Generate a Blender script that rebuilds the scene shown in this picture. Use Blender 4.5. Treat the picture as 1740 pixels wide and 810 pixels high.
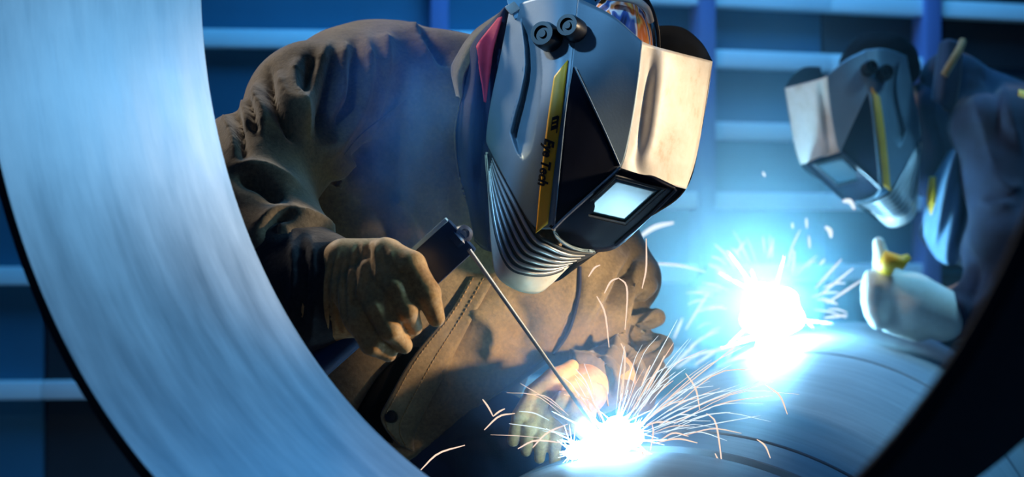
import bpy, bmesh, math, random
import numpy as np
from mathutils import Vector, Matrix
from mathutils.bvhtree import BVHTree

for o in list(bpy.data.objects):
    bpy.data.objects.remove(o)
scene = bpy.context.scene
C = scene.collection

# ------------------------------------------------------------------ camera
F = 2780.0          # focal length in pixels of the 1740 x 810 frame
CAMZ = 1.15
cam_d = bpy.data.cameras.new('camera')
cam = bpy.data.objects.new('camera', cam_d)
C.objects.link(cam)
cam.location = (0, 0, CAMZ)
cam.rotation_euler = (math.pi / 2, 0, 0)
cam_d.sensor_width = 36.0
cam_d.lens = 36.0 * F / 1740.0
cam_d.clip_start = 0.05
cam_d.dof.use_dof = True
cam_d.dof.focus_distance = 1.95
cam_d.dof.aperture_fstop = 4.5
scene.camera = cam

# ------------------------------------------------------------------ world, lights, exposure
world = bpy.data.worlds.new('world')
scene.world = world
world.use_nodes = True
bg = world.node_tree.nodes['Background']
bg.inputs[0].default_value = (0.006, 0.07, 0.28, 1)
bg.inputs[1].default_value = 0.22


def lamp(name, kind, loc, target, energy, color, size=0.3, **kw):
    l = bpy.data.lights.new(name, kind)
    l.energy = energy
    l.color = color
    if kind == 'AREA':
        l.shape = 'DISK'
        l.size = size
    elif kind == 'SPOT':
        l.shadow_soft_size = size
        l.spot_size = math.radians(kw.get('cone', 40))
        l.spot_blend = kw.get('blend', 0.5)
    else:
        l.shadow_soft_size = size
    o = bpy.data.objects.new(name, l)
    C.objects.link(o)
    o.location = loc
    d = Vector(target) - Vector(loc)
    o.rotation_euler = d.to_track_quat('-Z', 'Y').to_euler()
    return o


# warm workshop lamp above and to the left behind the nearer welder
lamp('overhead_lamp', 'AREA', (-1.05, 2.90, 2.45), (-0.25, 2.15, 1.25), 25, (1.0, 0.92, 0.80), 0.40)
# cool spot from high on the left
lamp('cool_left_lamp', 'SPOT', (-0.95, 0.95, 2.35), (0.07, 1.95, 1.27), 95, (0.24, 0.58, 1.0), 0.05, cone=19, blend=0.6)
# warm work lamp from the right
lamp('warm_right_lamp', 'SPOT', (1.65, 2.05, 1.45), (-0.04, 1.90, 1.16), 165, (1.0, 0.76, 0.49), 0.06, cone=19, blend=0.5)
# low warm fill spot added on the right to brighten the jacket front
lamp('warm_low_fill', 'SPOT', (1.05, 1.35, 1.05), (0.06, 2.15, 1.06), 165, (1.0, 0.76, 0.48), 0.06, cone=16, blend=0.45)
# cool spot on the right that rakes the inside of the pipe ring
lamp('cool_ring_lamp', 'SPOT', (1.6, 1.75, 2.0), (-0.46, 1.48, 1.14), 92, (0.25, 0.63, 1.0), 0.15, cone=30, blend=0.8)
# cool fill spot added above the work piece to light pipe and farther welder
lamp('cool_pipe_fill', 'SPOT', (1.7, 3.0, 2.7), (0.80, 2.85, 0.95), 100, (0.24, 0.66, 1.0), 0.15, cone=44, blend=0.8)
# blue wash on the back wall
lamp('blue_wall_lamp', 'AREA', (0.4, 4.0, 3.6), (0.2, 5.6, 1.3), 95, (0.06, 0.42, 1.0), 1.6)

vs = scene.view_settings
vs.view_transform = 'Standard'
vs.look = 'None'
vs.exposure = 0.0
vs.gamma = 1.0
vs.use_curve_mapping = False
scene.display_settings.display_device = 'sRGB'


# ------------------------------------------------------------------ helpers
def P(px, py, d):
    """World point that lies d metres in front of the lens, d measured along the view axis."""
    return Vector(((px - 870.0) / F * d, d, CAMZ - (py - 405.0) / F * d))


def tag(o, label=None, cat=None, group=None, kind=None):
    if label: o['label'] = label
    if cat: o['category'] = cat
    if group: o['group'] = group
    if kind: o['kind'] = kind
    return o


def link(name, me, mat=None, parent=None, smooth=True):
    o = bpy.data.objects.new(name, me)
    C.objects.link(o)
    if mat is not None and not me.materials:
        me.materials.append(mat)
    if parent is not None:
        o.parent = parent
        o.matrix_parent_inverse = parent.matrix_world.inverted() if parent.type != 'EMPTY' else Matrix.Identity(4)
    if smooth:
        me.polygons.foreach_set('use_smooth', [True] * len(me.polygons))
    me.update()
    return o


def mesh(name, verts, faces, mat=None, parent=None, smooth=True, auto=None):
    me = bpy.data.meshes.new(name)
    me.from_pydata([tuple(v) for v in verts], [], [tuple(f) for f in faces])
    me.update()
    o = link(name, me, mat, parent, smooth)
    if auto:
        edge_split(me, auto)
    return o


def edge_split(me, deg):
    me.set_sharp_from_angle(angle=math.radians(deg))


def from_bm(name, bm, mat=None, parent=None, smooth=True, auto=None):
    bmesh.ops.recalc_face_normals(bm, faces=bm.faces)
    me = bpy.data.meshes.new(name)
    bm.to_mesh(me)
    bm.free()
    o = link(name, me, mat, parent, smooth)
    if auto:
        edge_split(me, auto)
    return o


def catmull(pts, n):
    pts = [np.array(p, float) for p in pts]
    m = len(pts)
    if m == 2:
        return [pts[0] + (pts[1] - pts[0]) * i / (n - 1) for i in range(n)]
    out = []
    for i in range(n):
        t = i / (n - 1) * (m - 1)
        k = min(int(t), m - 2)
        u = t - k
        p1, p2 = pts[k], pts[k + 1]
        p0 = pts[k - 1] if k > 0 else 2 * p1 - p2
        p3 = pts[k + 2] if k + 2 < m else 2 * p2 - p1
        out.append(0.5 * ((2 * p1) + (-p0 + p2) * u + (2 * p0 - 5 * p1 + 4 * p2 - p3) * u * u + (-p0 + 3 * p1 - 3 * p2 + p3) * u ** 3))
    return out


def patch(rows, nu, nv, fn=None):
    """rows of (px, py, d) control points -> nv x nu grid of (px, py, d)."""
    a = [catmull(r, nu) for r in rows]
    cols = [catmull([a[r][c] for r in range(len(rows))], nv) for c in range(nu)]
    g = np.array([[cols[c][r] for c in range(nu)] for r in range(nv)])
    if fn is not None:
        for r in range(nv):
            for c in range(nu):
                g[r, c, 2] += fn(g[r, c, 0], g[r, c, 1])
    return g


def grid_mesh(name, g, PM, mat, parent, thick=0.0, smooth=True, auto=None):
    nv, nu = g.shape[:2]
    verts = [PM(*g[r, c]) for r in range(nv) for c in range(nu)]
    faces = [(r * nu + c, r * nu + c + 1, (r + 1) * nu + c + 1, (r + 1) * nu + c) for r in range(nv - 1) for c in range(nu - 1)]
    # make the normals look towards the lens
    v = [Vector(verts[i]) for i in faces[len(faces) // 2]]
    nrm = (v[1] - v[0]).cross(v[3] - v[0])
    if nrm.dot(v[0] - Vector((0, 0, CAMZ))) > 0:
        faces = [f[::-1] for f in faces]
    o = mesh(name, verts, faces, mat, parent, smooth, auto)
    if thick:
        m = o.modifiers.new('thickness', 'SOLIDIFY')
        m.thickness = thick
        m.offset = -1
    return o


def tube_data(pts, rad, sides=8, caps=True):
    """pts: list of Vector, rad: float or list. Returns verts, faces."""
    pts = [Vector(p) for p in pts]
    n = len(pts)
    if not hasattr(rad, '__len__'):
        rad = [rad] * n
    verts, faces = [], []
    up = None
    for i, p in enumerate(pts):
        t = (pts[min(i + 1, n - 1)] - pts[max(i - 1, 0)])
        if t.length < 1e-9:
            t = Vector((0, 0, 1))
        t.normalize()
        if up is None:
            ref = Vector((0, 0, 1)) if abs(t.z) < 0.9 else Vector((1, 0, 0))
            up = t.cross(ref).normalized()
        else:
            up = (up - t * up.dot(t)).normalized()
        w = t.cross(up)
        for k in range(sides):
            a = 2 * math.pi * k / sides
            verts.append(p + (up * math.cos(a) + w * math.sin(a)) * rad[i])
    for i in range(n - 1):
        for k in range(sides):
            a, b = i * sides + k, i * sides + (k + 1) % sides
            faces.append((a, b, b + sides, a + sides))
    if caps:
        faces.append(tuple(range(sides))[::-1])
        faces.append(tuple(range((n - 1) * sides, n * sides)))
    return verts, faces


def tube(name, pts, rad, mat, parent=None, sides=8, smooth=True, auto=50):
    v, f = tube_data(pts, rad, sides)
    return mesh(name, v, f, mat, parent, smooth, auto)


def lathe(name, origin, axis, prof, mat, parent=None, seg=32, closed=False, auto=35):
    """prof: (along axis, radius) pairs."""
    a = Vector(axis).normalized()
    ref = Vector((0, 0, 1)) if abs(a.z) < 0.9 else Vector((1, 0, 0))
    u = a.cross(ref).normalized()
    w = u.cross(a)
    o = Vector(origin)
    verts, faces = [], []
    for (l, r) in prof:
        for k in range(seg):
            t = 2 * math.pi * k / seg
            verts.append(o + a * l + (u * math.cos(t) + w * math.sin(t)) * r)
    n = len(prof)
    rng = range(n) if closed else range(n - 1)
    for i in rng:
        j = (i + 1) % n
        for k in range(seg):
            k2 = (k + 1) % seg
            faces.append((i * seg + k, j * seg + k, j * seg + k2, i * seg + k2))
    if not closed:
        if prof[0][1] > 1e-6: faces.append(tuple(range(seg)))
        if prof[-1][1] > 1e-6: faces.append(tuple(range((n - 1) * seg, n * seg))[::-1])
    bm = bmesh.new()
    bv = [bm.verts.new(v) for v in verts]
    for f in faces:
        try:
            bm.faces.new([bv[i] for i in f])
        except ValueError:
            pass
    bmesh.ops.remove_doubles(bm, verts=bm.verts, dist=1e-6)
    return from_bm(name, bm, mat, parent, True, auto)


def box_bm(bm, c, ex, ey, ez, bevel=0.0):
    """box with centre c and half-extent vectors."""
    c, ex, ey, ez = Vector(c), Vector(ex), Vector(ey), Vector(ez)
    vs_ = [bm.verts.new(c + ex * x + ey * y + ez * z) for x in (-1, 1) for y in (-1, 1) for z in (-1, 1)]
    q = [(0, 1, 3, 2), (4, 6, 7, 5), (0, 4, 5, 1), (2, 3, 7, 6), (0, 2, 6, 4), (1, 5, 7, 3)]
    fs = [bm.faces.new([vs_[i] for i in f]) for f in q]
    if bevel:
        es = list({e for f in fs for e in f.edges})
        bmesh.ops.bevel(bm, geom=es, offset=bevel, segments=2, affect='EDGES', profile=0.6)


def box(name, c, ex, ey, ez, mat, parent=None, bevel=0.0):
    bm = bmesh.new()
    box_bm(bm, c, ex, ey, ez, bevel)
    return from_bm(name, bm, mat, parent, True, 40)


# ------------------------------------------------------------------ distance fields -> smooth closed meshes
def rcone(p, q, r0, r1):
    return ('cone', np.array(p, float), np.array(q, float), r0, r1)


def tor(c, axis, R, r):
    a = np.array(axis, float)
    return ('tor', np.array(c, float), a / np.linalg.norm(a), R, r)


def ell(c, r, rot=None):
    return ('ell', np.array(c, float), np.array(r, float), rot)


def sdf_eval(prims, X, k):
    f = None
    for pr in prims:
        kk = k
        if pr[0] == 'cone':
            _, p, q, r0, r1 = pr
            d = q - p
            L = float(d @ d) + 1e-12
            v = X - p.astype(np.float32)
            t = np.clip((v @ d.astype(np.float32)) / L, 0, 1)
            g = np.sqrt(((v - t[..., None] * d.astype(np.float32)) ** 2).sum(-1)) - (r0 + (r1 - r0) * t)
        elif pr[0] == 'tor':
            kk = k * 0.3
            _, c, axv, R_, r_ = pr
            v = X - c.astype(np.float32)
            hgt = v @ axv.astype(np.float32)
            rad_ = np.sqrt(np.maximum((v ** 2).sum(-1) - hgt ** 2, 0))
            g = np.sqrt((rad_ - R_) ** 2 + hgt ** 2) - r_
        else:
            _, c, r, rot = pr
            v = X - c.astype(np.float32)
            if rot is not None:
                v = v @ np.array(rot, np.float32)
            s = np.sqrt(((v / r.astype(np.float32)) ** 2).sum(-1))
            g = (s - 1) * float(min(r))
        if f is None:
            f = g
        else:
            h = np.clip(0.5 + 0.5 * (g - f) / kk, 0, 1)
            f = f * h + g * (1 - h) if False else (g * (1 - h) + f * h) - kk * h * (1 - h)
            # polynomial smooth minimum
    return f


def surface_net(prims, h, k=0.02, cut=None, pad=0.03):
    lo = np.array([1e9] * 3); hi = -lo
    for pr in prims:
        if pr[0] == 'cone':
            for c, r in ((pr[1], pr[3]), (pr[2], pr[4])):
                lo = np.minimum(lo, c - r); hi = np.maximum(hi, c + r)
        elif pr[0] == 'tor':
            lo = np.minimum(lo, pr[1] - pr[3] - pr[4]); hi = np.maximum(hi, pr[1] + pr[3] + pr[4])
        else:
            R = max(pr[2]) if pr[3] is not None else pr[2]
            lo = np.minimum(lo, pr[1] - R); hi = np.maximum(hi, pr[1] + R)
    lo -= pad; hi += pad
    n = np.ceil((hi - lo) / h).astype(int) + 1
    ax = [(lo[i] + h * np.arange(n[i])).astype(np.float32) for i in range(3)]
    f = np.empty(n, np.float32)
    step = max(1, int(400000 / (n[1] * n[2])))
    for s in range(0, n[0], step):
        X = np.stack(np.meshgrid(ax[0][s:s + step], ax[1], ax[2], indexing='ij'), -1)
        v = sdf_eval(prims, X, k)
        if cut is not None:
            v = cut(v, X)
        f[s:s + step] = v
    ins = f < 0
    nc = n - 1
    corner = [(i, j, l) for i in (0, 1) for j in (0, 1) for l in (0, 1)]
    cnt = np.zeros(nc, np.int8)
    for (i, j, l) in corner:
        cnt += ins[i:i + nc[0], j:j + nc[1], l:l + nc[2]]
    act = (cnt > 0) & (cnt < 8)
    idx = np.argwhere(act)
    vid = np.full(nc, -1, np.int64)
    vid[act] = np.arange(len(idx))
    acc = np.zeros((len(idx), 3)); num = np.zeros(len(idx))
    vals = {c: f[idx[:, 0] + c[0], idx[:, 1] + c[1], idx[:, 2] + c[2]] for c in corner}
    for a in corner:
        for axis in range(3):
            if a[axis] == 0:
                b = list(a); b[axis] = 1; b = tuple(b)
                fa, fb = vals[a], vals[b]
                m = (fa < 0) != (fb < 0)
                t = np.where(m, fa / np.where(m, fa - fb, 1), 0)
                p = np.tile(np.array(a, float), (len(idx), 1))
                p[:, axis] += t
                acc[m] += p[m]; num[m] += 1
    V = lo + h * (idx + acc / num[:, None])
    quads = []
    for axis in range(3):
        o1, o2 = (axis + 1) % 3, (axis + 2) % 3
        sl0 = [slice(None)] * 3; sl1 = [slice(None)] * 3
        sl0[axis] = slice(0, -1); sl1[axis] = slice(1, None)
        d = ins[tuple(sl0)] != ins[tuple(sl1)]
        e = np.argwhere(d)
        e = e[(e[:, o1] > 0) & (e[:, o2] > 0) & (e[:, o1] < nc[o1]) & (e[:, o2] < nc[o2])]
        q = []
        for (a, b) in ((0, 0), (1, 0), (1, 1), (0, 1)):
            c = e.copy(); c[:, o1] -= a; c[:, o2] -= b
            q.append(vid[c[:, 0], c[:, 1], c[:, 2]])
        q = np.stack(q, 1)
        flip = ~ins[e[:, 0], e[:, 1], e[:, 2]]
        q[flip] = q[flip][:, ::-1]
        quads.append(q)
    Q = np.concatenate(quads)
    Q = Q[(Q >= 0).all(1)]
    return V, Q


def np_mesh(name, V, Q, mat, parent=None, smooth_it=0, ridges=None, noise=None, post=0):
    me = bpy.data.meshes.new(name)
    me.from_pydata(V.tolist(), [], Q.tolist())
    me.update()
    if smooth_it:
        V = laplace(V, Q, smooth_it)
        me.vertices.foreach_set('co', V.astype(np.float32).ravel()); me.update()
    if ridges or noise:
        N = np.empty(len(V) * 3, np.float32)
        me.vertices.foreach_get('normal', N)
        N = N.reshape(-1, 3)
        disp = np.zeros(len(V))
        if ridges:
            disp += ridge_field(V, N, ridges)
        if noise:
            disp += noise(V)
        V = V + N * disp[:, None]
        V = laplace(V, Q, post) if post else V
        me.vertices.foreach_set('co', V.astype(np.float32).ravel()); me.update()
    return link(name, me, mat, parent, True)


def laplace(V, Q, it):
    for _ in range(it):
        acc = np.zeros_like(V); n = np.zeros(len(V))
        for a in range(4):
            for b in (1, 3):
                np.add.at(acc, Q[:, a], V[Q[:, (a + b) % 4]])
                np.add.at(n, Q[:, a], 1)
        V = V * 0.5 + 0.5 * acc / np.maximum(n, 1)[:, None]
    return V


def ridge_field(V, N, ridges):
    """ridges: (polyline of (px, py), half width in px, height in m): folds of cloth raised or sunk along a line."""
    px = 870 + F * V[:, 0] / V[:, 1]
    py = 405 - F * (V[:, 2] - CAMZ) / V[:, 1]
    view = np.array([0, 0, CAMZ]) - V
    view /= np.linalg.norm(view, axis=1)[:, None]
    face = np.clip((N * view).sum(1) * 2.5 + 0.3, 0, 1)
    out = np.zeros(len(V))
    for pts, w, h in ridges:
        pts = np.array(catmull(pts, 14))
        best = np.full(len(V), 1e9); bt = np.zeros(len(V))
        for i in range(len(pts) - 1):
            a, b = pts[i], pts[i + 1]
            d = b - a
            t = np.clip(((px - a[0]) * d[0] + (py - a[1]) * d[1]) / (d @ d + 1e-9), 0, 1)
            q = np.hypot(px - a[0] - t * d[0], py - a[1] - t * d[1])
            m = q < best
            best[m] = q[m]; bt[m] = (i + t[m]) / (len(pts) - 1)
        fade = np.clip(np.minimum(bt, 1 - bt) * 4 + 0.25, 0, 1)
        out += h * np.exp(-(best / w) ** (1.1 if h > 0 else 1.4)) * fade * face
    return out


def wavy(scale, amp, seed=0):
    rng = np.random.RandomState(seed)
    K = rng.normal(size=(14, 3)) * scale
    ph = rng.uniform(0, 6.28, 14)
    return lambda V: amp * np.sin(V @ K.T + ph).sum(1) / 14 * 2.0


# ------------------------------------------------------------------ materials
def mat_new(name):
    m = bpy.data.materials.new(name)
    m.use_nodes = True
    nt = m.node_tree
    return m, nt, nt.nodes['Principled BSDF']


def ramp(nt, fac, stops):
    r = nt.nodes.new('ShaderNodeValToRGB')
    el = r.color_ramp.elements
    while len(el) < len(stops): el.new(0.5)
    for e, (p, c) in zip(el, stops):
        e.position = p
        e.color = (*c, 1)
    nt.links.new(fac, r.inputs[0])
    return r.outputs[0]


def noise_tex(nt, scale, detail=4, rough=0.55, stretch=None, coords='Object', dist=0.0):
    tc = nt.nodes.new('ShaderNodeTexCoord')
    n = nt.nodes.new('ShaderNodeTexNoise')
    n.inputs['Scale'].default_value = scale
    n.inputs['Detail'].default_value = detail
    n.inputs['Roughness'].default_value = rough
    n.inputs['Distortion'].default_value = dist
    src = tc.outputs[coords]
    if stretch:
        mp = nt.nodes.new('ShaderNodeMapping')
        mp.inputs['Scale'].default_value = stretch
        nt.links.new(src, mp.inputs[0])
        src = mp.outputs[0]
    nt.links.new(src, n.inputs['Vector'])
    return n


def bump(nt, bsdf, h, strength, dist=0.002):
    b = nt.nodes.new('ShaderNodeBump')
    b.inputs['Strength'].default_value = strength
    b.inputs['Distance'].default_value = dist
    nt.links.new(h, b.inputs['Height'])
    nt.links.new(b.outputs[0], bsdf.inputs['Normal'])


def plain(name, col, rough=0.5, metal=0.0, var=0.0, scale=30, bmp=0.0, bscale=200, sheen=0.0, spec=None):
    m, nt, b = mat_new(name)
    b.inputs['Roughness'].default_value = rough
    b.inputs['Metallic'].default_value = metal
    if spec is not None:
        b.inputs['Specular IOR Level'].default_value = spec
    n = noise_tex(nt, scale)
    lo = tuple(max(0, c * (1 - var)) for c in col); hi = tuple(min(1, c * (1 + var)) for c in col)
    nt.links.new(ramp(nt, n.outputs['Fac'], [(0.3, lo), (0.7, hi)]), b.inputs['Base Color'])
    if sheen:
        b.inputs['Sheen Weight'].default_value = sheen
        b.inputs['Sheen Roughness'].default_value = 0.4
    if bmp:
        n2 = noise_tex(nt, bscale, 3)
        bump(nt, b, n2.outputs['Fac'], bmp)
    return m


def emissive(name, col, strength):
    m = bpy.data.materials.new(name)
    m.use_nodes = True
    nt = m.node_tree
    nt.nodes.clear()
    e = nt.nodes.new('ShaderNodeEmission')
    e.inputs[0].default_value = (*col, 1)
    e.inputs[1].default_value = strength
    o = nt.nodes.new('ShaderNodeOutputMaterial')
    nt.links.new(e.outputs[0], o.inputs[0])
    return m


def steel(name, lo, hi, rough, metal=0.35, turns=3.0, axial=45.0, rvar=0.12, spots=0.0):
    """Steel turned on a lathe: fine streaks run round the local z axis."""
    m, nt, b = mat_new(name)
    N, L = nt.nodes, nt.links
    b.inputs['Metallic'].default_value = metal
    tc = N.new('ShaderNodeTexCoord')
    sep = N.new('ShaderNodeSeparateXYZ'); L.new(tc.outputs['Object'], sep.inputs[0])
    at = N.new('ShaderNodeMath'); at.operation = 'ARCTAN2'
    L.new(sep.outputs['Y'], at.inputs[0]); L.new(sep.outputs['X'], at.inputs[1])
    m1 = N.new('ShaderNodeMath'); m1.operation = 'MULTIPLY'; m1.inputs[1].default_value = turns
    L.new(at.outputs[0], m1.inputs[0])
    m2 = N.new('ShaderNodeMath'); m2.operation = 'MULTIPLY'; m2.inputs[1].default_value = axial
    L.new(sep.outputs['Z'], m2.inputs[0])
    cb = N.new('ShaderNodeCombineXYZ'); L.new(m1.outputs[0], cb.inputs[0]); L.new(m2.outputs[0], cb.inputs[1])
    n = N.new('ShaderNodeTexNoise'); n.inputs['Scale'].default_value = 1.0
    n.inputs['Detail'].default_value = 6; n.inputs['Roughness'].default_value = 0.6
    L.new(cb.outputs[0], n.inputs['Vector'])
    n2 = noise_tex(nt, 5.0, 4)
    mx = N.new('ShaderNodeMath'); mx.operation = 'MULTIPLY_ADD'; mx.inputs[1].default_value = 0.65
    mul = N.new('ShaderNodeMath'); mul.operation = 'MULTIPLY'; mul.inputs[1].default_value = 0.35
    L.new(n2.outputs['Fac'], mul.inputs[0]); L.new(n.outputs['Fac'], mx.inputs[0]); L.new(mul.outputs[0], mx.inputs[2])
    col = ramp(nt, mx.outputs[0], [(0.34, lo), (0.64, hi)])
    L.new(col, b.inputs['Base Color'])
    mr = N.new('ShaderNodeMapRange')
    mr.inputs[3].default_value = rough - rvar; mr.inputs[4].default_value = rough + rvar
    L.new(n.outputs['Fac'], mr.inputs[0]); L.new(mr.outputs[0], b.inputs['Roughness'])
    bump(nt, b, n.outputs['Fac'], 0.15, 0.001)
    return m


def suede(name, lo, mid, hi, bmp=0.35, coarse=3.0):
    m, nt, b = mat_new(name)
    b.inputs['Roughness'].default_value = 0.92
    b.inputs['Specular IOR Level'].default_value = 0.15
    b.inputs['Sheen Weight'].default_value = 0.30
    b.inputs['Sheen Roughness'].default_value = 0.4
    n = noise_tex(nt, 9, 6, 0.62, dist=0.4)
    n2 = noise_tex(nt, 210, 4, 0.7)
    mm = nt.nodes.new('ShaderNodeMath'); mm.operation = 'MULTIPLY_ADD'; mm.inputs[1].default_value = 0.55; 
    off = nt.nodes.new('ShaderNodeMath'); off.operation = 'MULTIPLY_ADD'; off.inputs[1].default_value = 0.7; off.inputs[2].default_value = -0.125
    nt.links.new(n.outputs['Fac'], off.inputs[0]); nt.links.new(n2.outputs['Fac'], mm.inputs[0]); nt.links.new(off.outputs[0], mm.inputs[2])
    nt.links.new(ramp(nt, mm.outputs[0], [(0.32, lo), (0.50, mid), (0.68, hi)]), b.inputs['Base Color'])
    n3 = noise_tex(nt, 22, 4, 0.5, dist=0.8)
    ma = nt.nodes.new('ShaderNodeMath'); ma.operation = 'MULTIPLY_ADD'; ma.inputs[1].default_value = coarse
    nt.links.new(n3.outputs['Fac'], ma.inputs[0]); nt.links.new(n2.outputs['Fac'], ma.inputs[2])
    bump(nt, b, ma.outputs[0], bmp, 0.0014)
    return m


M = {}
M['ring_in'] = steel('machined_steel', (0.30, 0.36, 0.42), (0.66, 0.72, 0.78), 0.48, 0.35, 2.5, 40.0)
M['ring_out'] = plain('ring_outside_shade', (0.004, 0.004, 0.005), 0.75, 0.0, 0.2, 12)  # near-black paints in the shade on the ring's outside and rim
M['pipe'] = steel('pipe_steel', (0.20, 0.26, 0.31), (0.34, 0.42, 0.47), 0.55, 0.15, 2.0, 30.0)
M['groove'] = plain('joint_gap', (0.012, 0.013, 0.015), 0.7, 0.3)
M['leather'] = suede('brown_suede', (0.115, 0.085, 0.052), (0.19, 0.14, 0.084), (0.28, 0.205, 0.12))
M['tan'] = suede('tan_suede', (0.16, 0.095, 0.040), (0.30, 0.18, 0.075), (0.42, 0.27, 0.12))
M['glove'] = suede('glove_leather', (0.34, 0.17, 0.06), (0.58, 0.32, 0.115), (0.72, 0.46, 0.20), 0.25, 1.0)
M['glove'].node_tree.nodes['Principled BSDF'].inputs['Roughness'].default_value = 0.55
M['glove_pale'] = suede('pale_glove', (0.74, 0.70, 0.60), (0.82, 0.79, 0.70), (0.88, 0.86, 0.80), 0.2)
M['navy'] = plain('navy_cloth', (0.010, 0.017, 0.055), 0.9, 0, 0.4, 20, 0.3, 400, 0.1)
M['denim'] = plain('denim', (0.008, 0.016, 0.05), 0.92, 0, 0.4, 14, 0.3, 500, 0.1)
M['dark_cuff'] = suede('dark_cuff', (0.020, 0.020, 0.024), (0.032, 0.032, 0.036), (0.05, 0.048, 0.05))
M['red'] = plain('red_trim', (0.62, 0.03, 0.07), 0.8, 0, 0.12, 40)
M['blue_jacket'] = plain('blue_work_cloth', (0.012, 0.024, 0.055), 0.9, 0, 0.4, 10, 0.3, 300, 0.15)
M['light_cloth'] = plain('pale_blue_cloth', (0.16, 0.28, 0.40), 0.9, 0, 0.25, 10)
M['skin'] = plain('skin', (0.45, 0.27, 0.19), 0.6, 0, 0.1, 20)
M['boot'] = plain('boot_leather', (0.015, 0.012, 0.010), 0.5, 0, 0.3, 20)
M['silver'] = plain('silver_paint', (0.19, 0.27, 0.33), 0.46, 0.25, 0.10, 14, 0.05, 300)
m, nt, b = mat_new('worn_silver_paint')
b.inputs['Roughness'].default_value = 0.52
b.inputs['Metallic'].default_value = 0.1
n = noise_tex(nt, 16, 7, 0.68, dist=0.3)
nt.links.new(ramp(nt, n.outputs['Fac'], [(0.30, (0.40, 0.31, 0.21)), (0.43, (0.56, 0.52, 0.46)), (0.60, (0.64, 0.62, 0.59)), (0.74, (0.50, 0.49, 0.47))]), b.inputs['Base Color'])
n2 = noise_tex(nt, 150, 3)
bump(nt, b, n2.outputs['Fac'], 0.08)
M['flap'] = m
M['chin'] = plain('dark_rib_ground', (0.035, 0.038, 0.042), 0.5, 0.3, 0.15, 20)
M['chrome_rib'] = plain('silver_ribs', (0.42, 0.44, 0.46), 0.32, 0.55, 0.1, 20)
M['black'] = plain('black_plastic', (0.006, 0.007, 0.010), 0.35, 0, 0.2, 30)
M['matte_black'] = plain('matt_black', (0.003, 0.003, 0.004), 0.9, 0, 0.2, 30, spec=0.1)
M['visor'] = plain('navy_visor', (0.004, 0.006, 0.016), 0.5, 0, 0.2, 20, spec=0.12)
M['yellow'] = plain('yellow_sticker', (0.90, 0.46, 0.015), 0.5, 0, 0.08, 30)
M['ink'] = plain('black_ink', (0.004, 0.004, 0.004), 0.6)
M['chrome'] = plain('bright_metal', (0.62, 0.64, 0.66), 0.22, 0.9, 0.1, 60)
M['rod'] = plain('rod_coating', (0.32, 0.36, 0.40), 0.45, 0.3, 0.1, 60)
M['steel_dark'] = plain('dark_steel', (0.05, 0.055, 0.065), 0.45, 0.6, 0.3, 25)
M['holder'] = plain('blue_black_holder', (0.014, 0.045, 0.12), 0.35, 0.0, 0.2, 20)
M['holder_light'] = plain('light_blue_edge', (0.35, 0.62, 0.80), 0.4, 0.0, 0.1, 20)
M['wall'] = plain('blue_wall', (0.03, 0.12, 0.22), 0.8, 0, 0.10, 1.5)
M['panel'] = plain('blue_wall_panel', (0.02, 0.115, 0.19), 0.7, 0, 0.14, 2.2)
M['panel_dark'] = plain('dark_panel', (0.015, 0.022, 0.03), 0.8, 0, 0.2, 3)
M['rail'] = plain('pale_rail_paint', (0.72, 0.86, 0.88), 0.5, 0, 0.06, 3)
M['post'] = plain('violet_post_paint', (0.12, 0.16, 0.36), 0.6, 0, 0.08, 3)
M['floor'] = plain('concrete', (0.16, 0.17, 0.18), 0.85, 0, 0.25, 3, 0.2, 40)
M['timber'] = plain('timber', (0.16, 0.10, 0.05), 0.8, 0, 0.3, 12)
M['arc'] = emissive('arc_light', (0.30, 0.66, 1.0), 34.0)
M['arc_far'] = emissive('arc_light_far', (0.28, 0.68, 1.0), 200.0)
M['spark'] = emissive('glowing_spark', (1.0, 0.72, 0.56), 1.1)
M['spark_white'] = emissive('white_hot_spark', (0.80, 0.92, 1.0), 1.1)

# lens: dark reflecting glass
m, nt, b = mat_new('welding_lens')
b.inputs['Base Color'].default_value = (0.02, 0.05, 0.07, 1)
b.inputs['Roughness'].default_value = 0.20
b.inputs['Metallic'].default_value = 0.0
b.inputs['Specular IOR Level'].default_value = 1.0
b.inputs['Coat Weight'].default_value = 0.3
b.inputs['Coat Roughness'].default_value = 0.2
M['lens'] = m

# flame patterned cap cloth
m, nt, b = mat_new('flame_print')
n = noise_tex(nt, 42, 2, 0.5, (1.0, 0.4, 0.22), dist=0.8)
nt.links.new(ramp(nt, n.outputs['Fac'], [(0.36, (0.01, 0.02, 0.07)), (0.46, (0.05, 0.12, 0.40)), (0.50, (0.80, 0.82, 0.86)), (0.56, (0.78, 0.20, 0.04)), (0.62, (0.85, 0.55, 0.15)), (0.70, (0.02, 0.03, 0.08))]), b.inputs['Base Color'])
for e in nt.nodes:
    if e.type == 'VALTORGB': e.color_ramp.interpolation = 'EASE'
b.inputs['Roughness'].default_value = 0.85
M['flame'] = m


# ------------------------------------------------------------------ the setting
floor = box('floor', (0, 3.0, -0.05), (4.5, 0, 0), (0, 4.0, 0), (0, 0, 0.05), M['floor'])
tag(floor, 'grey concrete workshop floor', 'floor', kind='structure')


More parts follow.
